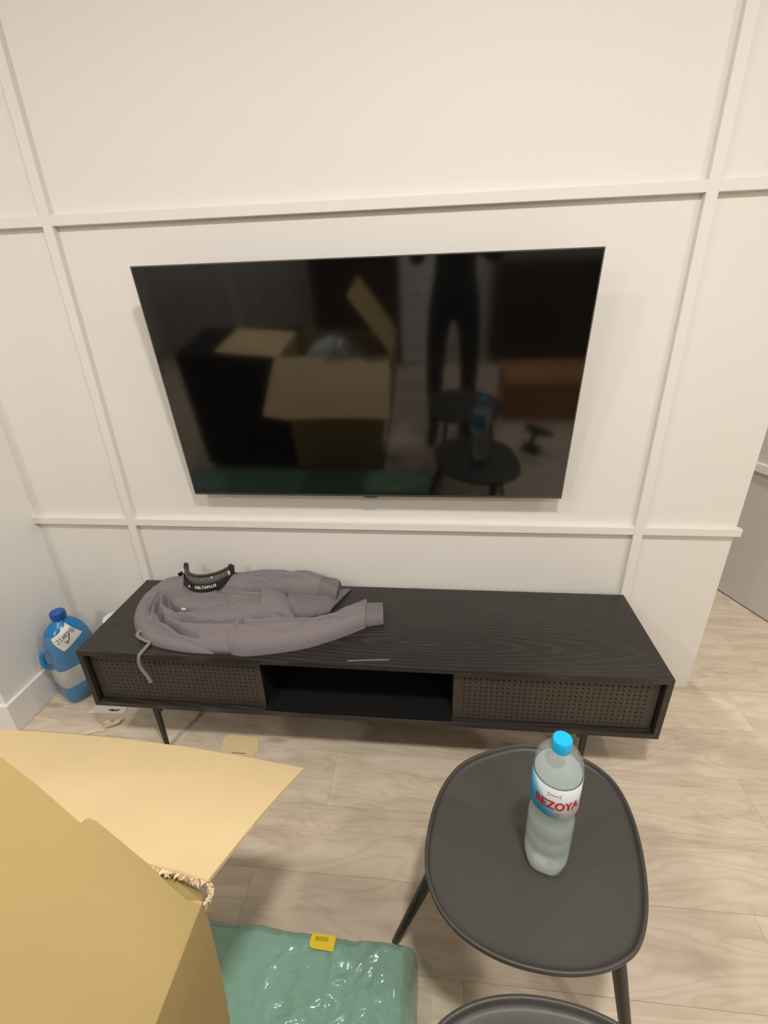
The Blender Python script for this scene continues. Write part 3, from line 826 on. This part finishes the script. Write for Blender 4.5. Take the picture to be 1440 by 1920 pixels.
# label band round the middle
JL = [(.99, .082, 5), (.995, .083, 5), (.995, .162, 5), (.99, .163, 5)]
mesh('label', *jug_shape(JL, off=.0010), simple('white_grey_jug_label', (.66, .67, .66, 1), .45, var=.35, bscale=22), jug, True)
def jug_surface(a, z, off):
    for i in range(len(JP)-1):
        if JP[i][1] <= z <= JP[i+1][1]:
            t = (z-JP[i][1])/(JP[i+1][1]-JP[i][1]); s = JP[i][0]+(JP[i+1][0]-JP[i][0])*t; p = JP[i][2]+(JP[i+1][2]-JP[i][2])*t
            r = sq_r(a, p)*s+off; return Vector((r*math.cos(a), r*math.sin(a), z))
    return Vector((0, 0, z))
# printed marks on the band
for (a0, z0, w, h) in ((-1.35, .105, .020, .016), (-1.55, .145, .012, .004), (-1.30, .092, .010, .003), (-2.5, .115, .014, .02)):
    q = MB(); r_ = sq_r(a0, 5)
    pts = [(-w/2, -h/2), (w/2, -h/2), (w/2, h/2), (-w/2, h/2)]
    for j in range(4):
        p0 = pts[j]; p1 = pts[(j+1) % 4]
        A_ = jug_surface(a0+p0[0]/r_, z0+p0[1], .0022); B_ = jug_surface(a0+p1[0]/r_, z0+p1[1], .0022)
        q.tube([A_, B_], .0005, 4)
    q.build('print_mark', M['grey_ink'], jug)
# taped note on the shoulder
NA = -1.80                  # direction on the jug, local
def note_pt(x, y, off=.0016):
    z = .293+y*.80
    rr = .075
    a = NA+x/rr
    p = jug_surface(a, z, off+.002)
    return p
ca, sa = math.cos(math.radians(28)), math.sin(math.radians(28))
def npt(u, v, off=.0016):   # note coordinates, rotated on the shoulder
    return note_pt(u*ca-v*sa, u*sa+v*ca, off)
NWd, NHt = .098, .078
vs = []; fs = []; nn_ = 14
for i in range(nn_+1):
    for j in range(nn_+1):
        vs.append(npt(-NWd/2+NWd*i/nn_, -NHt/2+NHt*j/nn_))
for i in range(nn_):
    for j in range(nn_): fs.append((i*(nn_+1)+j, (i+1)*(nn_+1)+j, (i+1)*(nn_+1)+j+1, i*(nn_+1)+j+1))
note = mesh('note', vs, fs, M['paper'], jug, True)
def pen(name, strokes):
    q = MB()
    for s in strokes:
        c = catmull([Vector((x, y, 0)) for x, y in s], 4)
        q.tube([npt(p.x, p.y, .0026) for p in c], .0011, 5)
    q.build(name, M['ink'], note)
pen('handwriting', [
    [(-.040, .020), (-.028, .020)], [(-.033, .020), (-.033, .006), (-.037, .002), (-.042, .006)],                     # J
    [(-.023, .004), (-.023, .020)], [(-.0255, .020), (-.0205, .020)], [(-.0255, .004), (-.0205, .004)],                # I
    [(-.015, .004), (-.010, .020), (-.005, .004)], [(-.013, .010), (-.007, .010)],                                     # A
    [(-.001, .004), (-.001, .020), (.004, .017), (-.001, .012), (.005, .004)],                                         # R
    [(.008, .020), (.016, .020)], [(.012, .020), (.012, .004)],                                                        # T
    [(-.022, -.006), (-.018, -.014), (-.014, -.008), (-.010, -.016), (.000, -.008)],
    [(-.020, -.024), (.022, .012)], [(-.016, -.018), (.010, -.002), (.024, .018)]])
pen('circled_mark', [[(.036+.0085*math.cos(t*.7), .004+.011*math.sin(t*.7)) for t in range(10)], [(.033, .006), (.039, .002)], [(.036, .010), (.036, -.002)]])
JW = [(.99, .002, 5), (1.04, .02, 5), (1.06, .16, 4.5), (1.08, .23, 4), (1.02, .285, 3), (.86, .318, 2.5)]
wr = mesh('stretch_wrap', *jug_shape(JW, off=.007, caps=False), M['clear_film'], jug, True)
# handle on the far side
hb = MB().tube(catmull([(-.070, .0, .255), (-.094, 0, .235), (-.097, 0, .190), (-.078, 0, .165)], 6), .010, 10)
hb.build('handle', M['blue_liquid'], jug, True)
# white canister behind the jug
cn = empty('white_canister', (-.135, -.085, 0))
tag(cn, 'white plastic canister half hidden between blue jug and console', 'canister')
MB().lathe([(.045, 0), (.048, .004), (.048, .255), (.044, .268), (.036, .272)], 36).build('canister_body', M['paper'], cn, angle=40)
MB().lathe([(.040, .268), (.043, .270), (.043, .292), (.039, .296), (.02, .297)], 36, rf=lambda a, z: 1+(.012*math.cos(28*a) if .27 < z < .293 else 0)).build('lid', M['white_ink'], cn, angle=40)

# ------------------------------------------------------------------ scraps on the floor
sc_ = MB().prism([(-.187, -.296), (-.056, -.292), (-.046, -.285), (-.050, -.235), (-.180, -.240)], .0004, .0022).build('white_card', M['paper'])
tag(sc_, 'small white card lying on the floor under the console corner', 'card')
mk = MB()
mk.prism([(-.120, -.279), (-.100, -.274), (-.086, -.277), (-.070, -.272), (-.074, -.281), (-.096, -.284)], .0024, .0028)
o = mk.build('printed_mark', M['ink'], sc_)
def scrap(name, poly, label, lift=.008):
    n = len(poly); c = (sum(p[0] for p in poly)/n, sum(p[1] for p in poly)/n)
    vs = [(x, y, .001+lift*abs(math.sin(i*1.7))) for i, (x, y) in enumerate(poly)]+[(c[0], c[1], .002)]
    vs += [(x, y, z+.0012) for x, y, z in vs]
    m = n+1
    fs = [((i+1) % n, i, n) for i in range(n)]+[(m+i, m+(i+1) % n, m+n) for i in range(n)]+[(i, (i+1) % n, m+(i+1) % n, m+i) for i in range(n)]
    return tag(mesh(name, vs, fs, M['cream_paper']), label, 'paper scrap')
scrap('paper_scrap', [(-.104, -.340), (-.075, -.334), (-.060, -.338), (-.028, -.322), (-.030, -.342), (-.048, -.360), (-.066, -.366), (-.086, -.356)],
      'torn cream paper scrap on the floor in front of the console corner', .016)
scrap('paper_scrap', [(-.140, -.392), (-.118, -.378), (-.088, -.370), (-.066, -.366), (-.070, -.374), (-.100, -.384), (-.120, -.395)],
      'thin sliver of torn paper at the edge of the cardboard flap', .004)

# ------------------------------------------------------------------ green plastic wrapped package
BG = empty('wrapped_package', (.33, -1.09, 0))
tag(BG, 'flat package in crinkled translucent green plastic with yellow sticker on the floor', 'package')
BX0, BX1, BY0, BY1, BGH = -.45, 1.105, -1.236, -.935, .166
def bag_z(x, y):
    ex = min(x-BX0, BX1-x); ey = min(y-BY0, BY1-y); e = max(0, min(ex, ey))
    z = BGH*math.sqrt(max(0, 1-(1-min(1, e/.05))**2))
    k = min(1, e/.03)
    z += k*(.004*noise.noise(Vector((x*9, y*9, 1.3)))+.0030*noise.noise(Vector((x*21+.4*y, y*21, 4.3)))+.0022*noise.noise(Vector((x*48, y*48, 8.3))))
    rd = 1-2*abs(noise.noise(Vector((x*13+y*6, y*17-x*5, 6.1)))); rd2 = 1-2*abs(noise.noise(Vector((x*31-y*9, y*26, 2.9))))
    g = max(0, min(1, (x-.70)/.25))
    z += k*(.0008+.005*g)*max(0, rd)**2 + k*(.0003+.0045*g)*max(0, rd2)**2
    if z > BGH+.010: z = BGH+.010+(z-BGH-.010)*.5
    return max(z, 0.0006)
nx, ny = 420, 90; vs = []; fs = []
for i in range(nx+1):
    for j in range(ny+1):
        x = BX0+(BX1-BX0)*i/nx; y = BY0+(BY1-BY0)*j/ny
        ww = .006*noise.noise(Vector((x*7, 0, 2)))*(j/ny)**6 - .004*(j/ny)**8*math.sin(x*40)
        vs.append((x, y+ww-.028*max(0, x-.6)*(j/ny)**2, bag_z(x, y)))
w_ = ny+1
for i in range(nx):
    for j in range(ny): fs.append((i*w_+j, (i+1)*w_+j, (i+1)*w_+j+1, i*w_+j+1))
under(mesh('plastic_film', vs, fs, M['green_film'], None, True), BG)
under(MB().box((BX0+.05, BY0+.05, .002), (BX1-.045, BY1-.045, BGH-.03)).build('foam_sheet', M['foam'], None, bevel=.01), BG)
# loose film margin along the far and right edge
mg = []; mf = []
pts = [(BX0, BY1-.004), (.2, BY1-.002), (.60, BY1-.002), (.80, BY1-.006), (.95, BY1-.010), (1.09, BY1-.014), (1.104, BY1-.05), (1.104, BY1-.15), (1.104, BY0)]
oo = [(BX0, BY1+.012), (.2, BY1+.018), (.60, BY1+.018), (.80, BY1+.012), (.95, BY1+.010), (1.115, BY1+.006), (1.134, BY1-.04), (1.135, BY1-.15), (1.135, BY0)]
A_ = catmull([(x, y, .006) for x, y in pts], 10); B_ = catmull([(x, y, .0012) for x, y in oo], 10)
vs = []
for a, b in zip(A_, B_):
    b = b+Vector((.003*noise.noise(b*30), .003*noise.noise(b*40), 0)); vs += [a, b]
fs = [(2*k, 2*k+1, 2*k+3, 2*k+2) for k in range(len(A_)-1)]
under(mesh('film_margin', vs, fs, M['clear_film'], None, True), BG)
SX, SY = .874, -1.003
stz = max(bag_z(SX+dx, SY+dy) for dx in (0, .025, .052) for dy in (0, .014, .028))+.0012
stz = sum(bag_z(SX+dx, SY+dy) for dx in (0, .025, .052) for dy in (0, .014, .028))/9+.0045
slp = (bag_z(SX+.026, SY+.030)-bag_z(SX+.026, SY-.004))/.034*.6
STK = [(SX, SY+.004), (SX+.006, SY), (SX+.052, SY-.002), (SX+.054, SY+.026), (SX+.002, SY+.028), (SX-.001, SY+.016)]
stk_z = lambda y: stz+slp*(y-SY-.014)
sk_ = under(MB().add([(x, y, stk_z(y)) for x, y in STK]+[(x, y, stk_z(y)-.0005) for x, y in STK],
    [(0, 1, 2, 3, 4, 5), (11, 10, 9, 8, 7, 6)]+[(k, 6+k, 6+(k+1) % 6, (k+1) % 6) for k in range(6)]).build('sticker', M['yellow']), BG)
tv2, tf2 = text_flat('00208', .0135, .0003)
lt = mesh('lettering', [(SX+.024-v.x*.85, SY+.0185-v.y*.8, stk_z(SY+.0185-v.y*.8)+.0004) for v in tv2], tf2, M['olive_ink'])
lt.parent = sk_; lt.matrix_parent_inverse = Matrix.Identity(4)

# ------------------------------------------------------------------ cardboard box with open flaps
CB = empty('cardboard_box', (.58, -1.44, 0))
tag(CB, 'large open cardboard box with raised and folded-out flaps, nearest the viewer', 'box')
CX0, CX1, CY0, CY1, CZ0, CZ1 = .27, .886, -1.66, -1.248, 0.0, .851
def cpart(o, p=None): return under(o, CB)
TK = .006
def slab(P, t, name, mat, parent=True, nrm=None):
    """polygon in space with thickness"""
    P = [Vector(p) for p in P]
    if nrm is None: nrm = (P[1]-P[0]).cross(P[2]-P[0]).normalized()
    n = len(P)
    vs = P+[p-nrm*t for p in P]
    fs = [tuple(range(n)), tuple(range(2*n-1, n-1, -1))]+[(k, n+k, n+(k+1) % n, (k+1) % n) for k in range(n)]
    o = mesh(name, vs, fs, mat)
    return cpart(o) if parent else o
# right wall leans in towards its foot and bulges a little
vs = []; fs = []; n1, n2 = 14, 16
for i in range(n1+1):
    for j in range(n2+1):
        u = i/n1; v = j/n2
        y = CY1+(CY0-CY1)*u; z = CZ1+(CZ0-CZ1)*v
        x = CX1-.105*v**1.35+.006*math.sin(math.pi*v)
        vs.append((x, y, z))
for i in range(n1+1):
    for j in range(n2+1):
        p = vs[i*(n2+1)+j]; vs.append((p[0]-TK, p[1], p[2]))
w_ = n2+1; b_ = (n1+1)*w_
for i in range(n1):
    for j in range(n2):
        fs.append((i*w_+j, (i+1)*w_+j, (i+1)*w_+j+1, i*w_+j+1)); fs.append((b_+i*w_+j, b_+i*w_+j+1, b_+(i+1)*w_+j+1, b_+(i+1)*w_+j))
for i in range(n1):
    fs.append((i*w_, b_+i*w_, b_+(i+1)*w_, (i+1)*w_)); fs.append((i*w_+n2, (i+1)*w_+n2, b_+(i+1)*w_+n2, b_+i*w_+n2))
for j in range(n2):
    fs.append((j, j+1, b_+j+1, b_+j)); fs.append((n1*w_+j, b_+n1*w_+j, b_+n1*w_+j+1, n1*w_+j+1))
cpart(mesh('side_wall', vs, fs, M['card'], None, False))
cpart(MB().add([(CX0, CY1, CZ1), (CX1-TK, CY1, CZ1), (CX1-.112, CY1, CZ0), (CX0, CY1, CZ0), (CX0, CY1-TK, CZ1), (CX1-TK, CY1-TK, CZ1), (CX1-.112, CY1-TK, CZ0), (CX0, CY1-TK, CZ0)],
      [(0,1,2,3),(7,6,5,4),(0,4,5,1),(1,5,6,2),(2,6,7,3),(3,7,4,0)]).build('far_wall', M['card']))
cpart(MB().box((CX0, CY0, CZ0), (CX1-.120, CY0+TK, CZ1)).build('near_wall', M['card']))
cpart(MB().box((CX0, CY0+TK, CZ0), (CX0+TK, CY1-TK, CZ1)).build('side_wall', M['card']))
cpart(MB().box((CX0+TK, CY0+TK, CZ0), (CX1-.120, CY1-TK, CZ0+TK)).build('bottom', M['card']))
# raised flap: hinged on the right top edge, leaning in over the box
fd = Vector((-.203, 0, .292)).normalized(); HG = Vector((CX1, 0, CZ1))
RN = Vector((fd.z, 0, -fd.x))
def rf(s, y, lift=0): p = HG+fd*s+RN*lift; return (p.x, y, p.z)
slab([rf(0, CY0), rf(.001, CY1-.003), rf(.020, CY1-.007), rf(.045, CY1-.006), rf(.075, CY1-.002), rf(.150, CY1+.001), rf(.158, CY1-.001), rf(.160, CY1-.008), rf(.22, CY1-.004), rf(.362, CY1-.002), rf(.362, CY0)],
     TK, 'flap', M['card'], nrm=RN)
# far flap: folded out towards the console, drooping
hin = [(.255, -1.244, .851), (.40, -1.243, .851), (.55, -1.242, .850), (.70, -1.236, .848), (.79, -1.204, .826), (.83, -1.209, .829), (.877, -1.219, .836)]
far = [(.250, -.920, .674), (.37, -.906, .658), (.52, -.911, .661), (.66, -.919, .661), (.77, -.926, .655), (.83, -.930, .650), (.894, -.934, .645)]
vs = []; fs = []; NR = 8
hc = []
for a, b in zip(hin, far):
    for k in range(NR+1):
        t = k/NR; p = Vector(a).lerp(Vector(b), t); p.z += .006*math.sin(math.pi*t); vs.append(p)
nv = len(vs); vs += [v-Vector((0, .0028, .0042)) for v in vs]; w_ = NR+1; nc = len(hin)
for i in range(nc-1):
    for k in range(NR):
        q = (i*w_+k, (i+1)*w_+k, (i+1)*w_+k+1, i*w_+k+1); fs.append(q); fs.append(tuple(nv+j for j in reversed(q)))
    fs.append((i*w_, nv+i*w_, nv+(i+1)*w_, (i+1)*w_)); fs.append((i*w_+NR, (i+1)*w_+NR, nv+(i+1)*w_+NR, nv+i*w_+NR))
for k in range(NR):
    fs.append((k, k+1, nv+k+1, nv+k)); fs.append(((nc-1)*w_+k, nv+(nc-1)*w_+k, nv+(nc-1)*w_+k+1, (nc-1)*w_+k+1))
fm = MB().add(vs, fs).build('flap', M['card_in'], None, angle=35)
flp = cpart(fm)
# left flap folded out to the side
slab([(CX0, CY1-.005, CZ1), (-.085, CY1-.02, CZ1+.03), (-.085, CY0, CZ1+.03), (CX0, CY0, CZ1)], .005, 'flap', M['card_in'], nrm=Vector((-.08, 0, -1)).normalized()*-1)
# torn corner: shaggy ragged fibres along the hinge and round the corner
tr = MB(); random.seed(3)
path = catmull([(.795, -1.206, .826), (.825, -1.212, .829), (.852, -1.217, .832), (.876, -1.221, .834), (.885, -1.230, .838), (.888, -1.246, .846)], 14)
for k, p in enumerate(path):
    for q in range(2):
        d = Vector((random.uniform(-.004, .003), random.uniform(-.007, .001), random.uniform(-.009, .002)))
        s_ = Vector((random.uniform(-.003, .003), random.uniform(-.0015, .0015), random.uniform(-.002, .002)))
        tr.add([p-s_, p+s_, p+d+s_*.3, p+d*.6-s_*.8], [(0, 1, 2), (0, 2, 3)])
cpart(tr.build('torn_edge', M['card_torn']))
# hinge strip left standing between the far wall and the torn flap
slab([(.70, -1.247, .850), (.885, -1.248, .850), (.868, -1.222, .812), (.80, -1.196, .800), (.72, -1.215, .815)], .004, 'torn_hinge', M['card'], nrm=Vector((0, .8, .6)))

# crumpled clear plastic sticking out of the box
random.seed(11)
vs = []; fs = []; N1, N2 = 26, 18
for i in range(N1+1):
    for j in range(N2+1):
        x = .34+.36*i/N1; y = -1.60+.30*j/N2
        e = min(1, 4*i/N1, 4*(1-i/N1), 4*j/N2, 4*(1-j/N2))
        z = .75+.10*e+.030*noise.noise(Vector((x*11, y*11, 2)))*e+.006*noise.noise(Vector((x*27, y*27, 5)))*e
        vs.append((x, y, z))
for i in range(N1):
    for j in range(N2): fs.append((i*(N2+1)+j, (i+1)*(N2+1)+j, (i+1)*(N2+1)+j+1, i*(N2+1)+j+1))
pbag = mesh('plastic_bag', vs, fs, film('milky_plastic_bag', (.62, .65, .68, 1), .20, .05), None, True)
tag(pbag, 'crumpled milky plastic bag inside the open cardboard box', 'bag')
mdf = pbag.modifiers.new('solid', 'SOLIDIFY'); mdf.thickness = .12; mdf.offset = -1

# cardboard locking tab on the floor
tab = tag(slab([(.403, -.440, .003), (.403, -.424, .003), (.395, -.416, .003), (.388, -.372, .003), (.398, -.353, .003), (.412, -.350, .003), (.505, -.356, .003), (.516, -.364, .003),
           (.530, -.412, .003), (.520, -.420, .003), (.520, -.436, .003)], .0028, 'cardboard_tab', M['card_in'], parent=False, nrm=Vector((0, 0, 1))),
    'small pale cardboard tab with notched corners on the floor before the console', 'cardboard tab')
MB().box((.440, -.428, .0031), (.490, -.424, .0036)).build('slot', M['seam'], tab)

# ------------------------------------------------------------------ the rest of the room behind the viewer
M['curtain'] = simple('pale_grey_curtain', (.68, .66, .63, 1), .9)
M['dark_brown'] = simple('dark_brown_veneer', (.030, .017, .011, 1), .35, bump=.05, bscale=80)
M['orange_card'] = cardboard('orange_brown_cardboard', (.42, .20, .085, 1))
def curtain(x0, x1, y, label):
    n = 60; vs = []; fs = []
    for k in range(n+1):
        x = x0+(x1-x0)*k/n; yy = y+.028*math.sin(k*.95)+.012*math.sin(k*2.3)
        for z in (.02, 2.4): vs.append((x, yy, z))
    fs = [(2*k, 2*k+2, 2*k+3, 2*k+1) for k in range(n)]
    o = mesh('curtain', vs, fs, M['curtain'], None, True)
    m = o.modifiers.new('solid', 'SOLIDIFY'); m.thickness = .004
    return tag(o, label, 'curtain', 'curtains on the rear wall')
curtain(-1.75, -.95, -3.6, 'pale grey curtain reflected at the far left of the screen')
curtain(-.86, -.05, -3.6, 'pale grey curtain reflected next to the dark wardrobe')
wd = empty('wardrobe', (.38, -3.45, 0)); tag(wd, 'dark brown wardrobe reflected in the middle of the screen', 'wardrobe')
MB().box((-.36, -.29, 0), (.36, .27, 2.1)).build('carcass', M['dark_brown'], wd, bevel=.003)
for x0 in (-.355, .003):
    d = MB().box((x0, .272, .08), (x0+.352, .29, 2.09)).build('door', M['dark_brown'], wd, bevel=.002)
    MB().box((.03 if x0 > 0 else -.045, .29, .95), (.045 if x0 > 0 else -.03, .31, 1.15)).build('handle', M['black_metal'], d)
du = empty('drawer_unit', (.93, -3.5, 0)); tag(du, 'narrow white drawer unit reflected beside the dark wardrobe', 'drawers')
MB().box((-.15, -.22, 0), (.15, .20, 1.25)).build('carcass', M['white'], du, bevel=.002)
for k in range(5): 
    d = MB().box((-.147, .202, .03+k*.243), (.147, .218, .255+k*.243)).build('drawer', M['white'], du, bevel=.002)
    MB().box((-.04, .218, .14+k*.243), (.04, .23, .15+k*.243)).build('handle', M['black_metal'], d)
sb = empty('sideboard', (2.35, -3.45, 0)); tag(sb, 'dark brown sideboard reflected at the right of the screen', 'sideboard')
MB().box((-.75, -.24, .1), (.75, .22, .88)).build('carcass', M['dark_brown'], sb, bevel=.003)
for k in range(3): MB().box((-.745+k*.498, .222, .11), (-.25+k*.498, .238, .86)).build('door', M['dark_brown'], sb, bevel=.002)
for x in (-.7, .66):
    for y in (-.2, .15): MB().box((x, y, 0), (x+.04, y+.04, .1)).build('leg', M['dark_brown'], sb)
ob = empty('shipping_box', (1.98, -2.35, 0)); tag(ob, 'orange-brown cardboard shipping box reflected low on the right of the screen', 'box')
MB().box((-.36, -.22, 0), (.36, .22, .30)).build('body', M['orange_card'], ob, bevel=.003)
MB().box((-.361, -.03, .3), (.361, .03, .3012)).build('packing_tape', M['card'], ob)
dl = empty('cordless_drill', (1.80, -1.66, 0), .6); tag(dl, 'black cordless drill on the floor reflected at the lower right of the screen', 'drill')
MB().tube([(-.09, 0, .17), (.03, 0, .17), (.07, 0, .17), (.10, 0, .17)], [.028, .03, .018, .012], 16).build('motor_housing', M['black_metal'], dl, True)
MB().tube([(-.03, 0, .15), (-.045, 0, .05)], [.018, .02], 12).build('grip', M['black_metal'], dl, True)
MB().box((-.10, -.035, 0), (.02, .035, .05)).build('battery', M['black_metal'], dl, bevel=.006)
bc = empty('black_cabinet', (-.1, -1.70, 0)); tag(bc, 'low black cabinet beside the large cardboard box, reflected at the left of the screen', 'cabinet')
MB().box((-.33, -.24, .03), (.33, .24, .80)).build('carcass', M['niche'], bc, bevel=.003)
for k in range(2): MB().box((-.328+k*.33, .241, .05), (-.002+k*.33, .257, .79)).build('door', M['niche'], bc, bevel=.002)
MB().box((-.31, -.22, 0), (.31, .22, .03)).build('plinth', M['niche'], bc)

# ------------------------------------------------------------------ the photographer, seen only in the dark screen
M['skin'] = simple('skin', (.48, .28, .19, 1), .55)
M['dark_jacket'] = simple('black_jacket', (.012, .012, .013, 1), .85)
M['dark_trousers'] = simple('black_trousers', (.010, .010, .012, 1), .85)
M['hair'] = simple('dark_hair', (.015, .011, .008, 1), .6)
PO = Vector((1.22, -1.88, 0))
pj = []; pe = []; pr_ = []
def J(p, r, parent=None):
    pj.append(Vector(p)); pr_.append(r)
    if parent is not None: pe.append((parent, len(pj)-1))
    return len(pj)-1
root = J((0, 0, .96), .125)
sp1 = J((0, .0, 1.12), .120, root); ch = J((0, -.01, 1.30), .140, sp1); up_ = J((0, -.01, 1.43), .100, ch)
nk = J((0, .01, 1.52), .055, up_); hd0 = J((0, .02, 1.60), .075, nk); hd1 = J((0, .025, 1.68), .092, hd0); hd2 = J((0, .015, 1.75), .070, hd1)
J((0, .115, 1.645), .014, hd1)                                  # nose
J((.088, .01, 1.655), .014, hd1); J((-.088, .01, 1.655), .014, hd1)   # ears
PH = CAM_POS-PO-fwd*.030                                        # the held phone
for s_ in (-1, 1):
    hp = J((.095*s_, 0, .90), .095, root); kn_ = J((.11*s_, .03, .50), .062, hp); cf = J((.112*s_, .0, .32), .056, kn_); an = J((.115*s_, -.02, .09), .042, cf)
    J((.125*s_, .07, .045), .040, an); J((.130*s_, .15, .030), .028, len(pj)-1)
    sh = J((.165*s_, -.01, 1.40), .065, up_); el = J((.225*s_, .11, 1.18), .046, sh)
    wr_ = Vector((PH.x+.100*s_, PH.y-.075, PH.z-.085))
    w = J(wr_, .030, el)
    pm = J((PH.x+.092*s_, PH.y-.035, PH.z-.035), .026, w)
    pm2 = J((PH.x+.094*s_, PH.y-.022, PH.z-.005), .024, pm)
    for q, (dz, ln) in enumerate(((.030, .030), (.014, .034), (-.002, .032), (-.017, .025))):
        a_ = J((PH.x+.098*s_, PH.y-.012, PH.z+dz*.9), .0095, pm2)
        b2 = J((PH.x+.092*s_, PH.y-.002, PH.z+dz*1.05), .0085, a_)
        J((PH.x+(.092-ln*.6)*s_, PH.y-.004, PH.z+dz*1.1), .0075, b2)
    t0 = J((PH.x+.078*s_, PH.y-.050, PH.z-.030), .011, pm); t1 = J((PH.x+.066*s_, PH.y-.040, PH.z-.012), .009, t0); J((PH.x+.056*s_, PH.y-.032, PH.z+.002), .008, t1)
me = bpy.data.meshes.new('tmp_body'); me.from_pydata([tuple(v) for v in pj], pe, [])
tob = bpy.data.objects.new('tmp_body', me); COL.objects.link(tob)
tob.modifiers.new('skin', 'SKIN')
for k, r in enumerate(pr_): me.skin_vertices[0].data[k].radius = (r, r*.85 if r > .09 else r); me.skin_vertices[0].data[k].use_root = (k == 0)
ss = tob.modifiers.new('sub', 'SUBSURF'); ss.levels = 2; ss.render_levels = 2
dg = bpy.context.evaluated_depsgraph_get(); dg.update()
bme = bpy.data.meshes.new_from_object(tob.evaluated_get(dg)); bpy.data.objects.remove(tob); bpy.data.meshes.remove(me)
pers = empty('person', tuple(PO)); tag(pers, 'person in black jacket and trousers holding up a phone, reflected in the screen', 'person')
bme.materials.clear()
for m_ in ('dark_jacket', 'dark_trousers', 'skin'): bme.materials.append(M[m_])
for p in bme.polygons:
    c = p.center; p.use_smooth = True
    hand = (Vector((PH.x+.095, PH.y-.03, PH.z))-c).length < .085 or (Vector((PH.x-.095, PH.y-.03, PH.z))-c).length < .085
    p.material_index = 2 if (c.z > 1.50 and abs(c.x) < .12 and c.y < .2) or hand else (1 if c.z < .99 else 0)
bob = link(bpy.data.objects.new('body', bme), pers)
hm = MB().lathe([(.090, -.055), (.100, -.02), (.100, .02), (.088, .06), (.055, .09), (.012, .10)], 28).build('hair', M['hair'], pers, True)
hm.location = (0, -.005, 1.705); hm.scale = (.95, 1.08, 1)
for s_ in (-1, 1):
    e = MB().lathe([(.002, -.010), (.008, -.006), (.010, 0), (.008, .006), (.002, .010)], 12).build('eye', M['white_ink'], pers, True); e.location = (.034*s_, .100, 1.675)
MB().ribbon([(-.025, .105, 1.605), (0, .112, 1.603), (.025, .105, 1.605)], (0, 0, 1), .010, .004).build('mouth', M['red_ink'], pers)
phn = empty('smartphone', tuple(CAM_POS-fwd*.030)); phn.rotation_euler = cam.matrix_world.to_euler()
tag(phn, 'black smartphone held up by the person reflected in the screen', 'phone')
MB().box((-.037, -.080, .006), (.037, .078, .014)).build('body', M['tv_back'], phn, bevel=.003)
MB().box((-.034, -.076, .0141), (.034, .074, .0145)).build('screen', M['screen'], phn)

# ------------------------------------------------------------------ ceiling lamps
M['lamp_lens'] = simple('lamp_diffuser', (.9, .88, .82, 1), .5)
nt = M['lamp_lens'].node_tree; bsd = nt.nodes['Principled BSDF']
bsd.inputs['Emission Color'].default_value = LAMP_COL+(1,); bsd.inputs['Emission Strength'].default_value = 6
for k, (lx, ly, lw) in enumerate(DOWNLIGHTS):
    d = empty('downlight', (lx, ly, CEIL))
    tag(d, 'round white-ringed ceiling downlight '+('above the blue jug and cardboard box', 'above the photographer', 'to the right of the panelled wall end', 'at the rear near the wardrobe', 'at the rear near the sideboard', 'in the hallway by the grey door')[k], 'lamp', 'ceiling downlights')
    MB().lathe([(.090, -.012), (.112, -.010), (.115, 0), (.090, 0)], 40).build('ring', M['white'], d, angle=40)
    MB().lathe([(.089, -.004), (.089, -.002)], 40).build('diffuser', M['lamp_lens'], d)
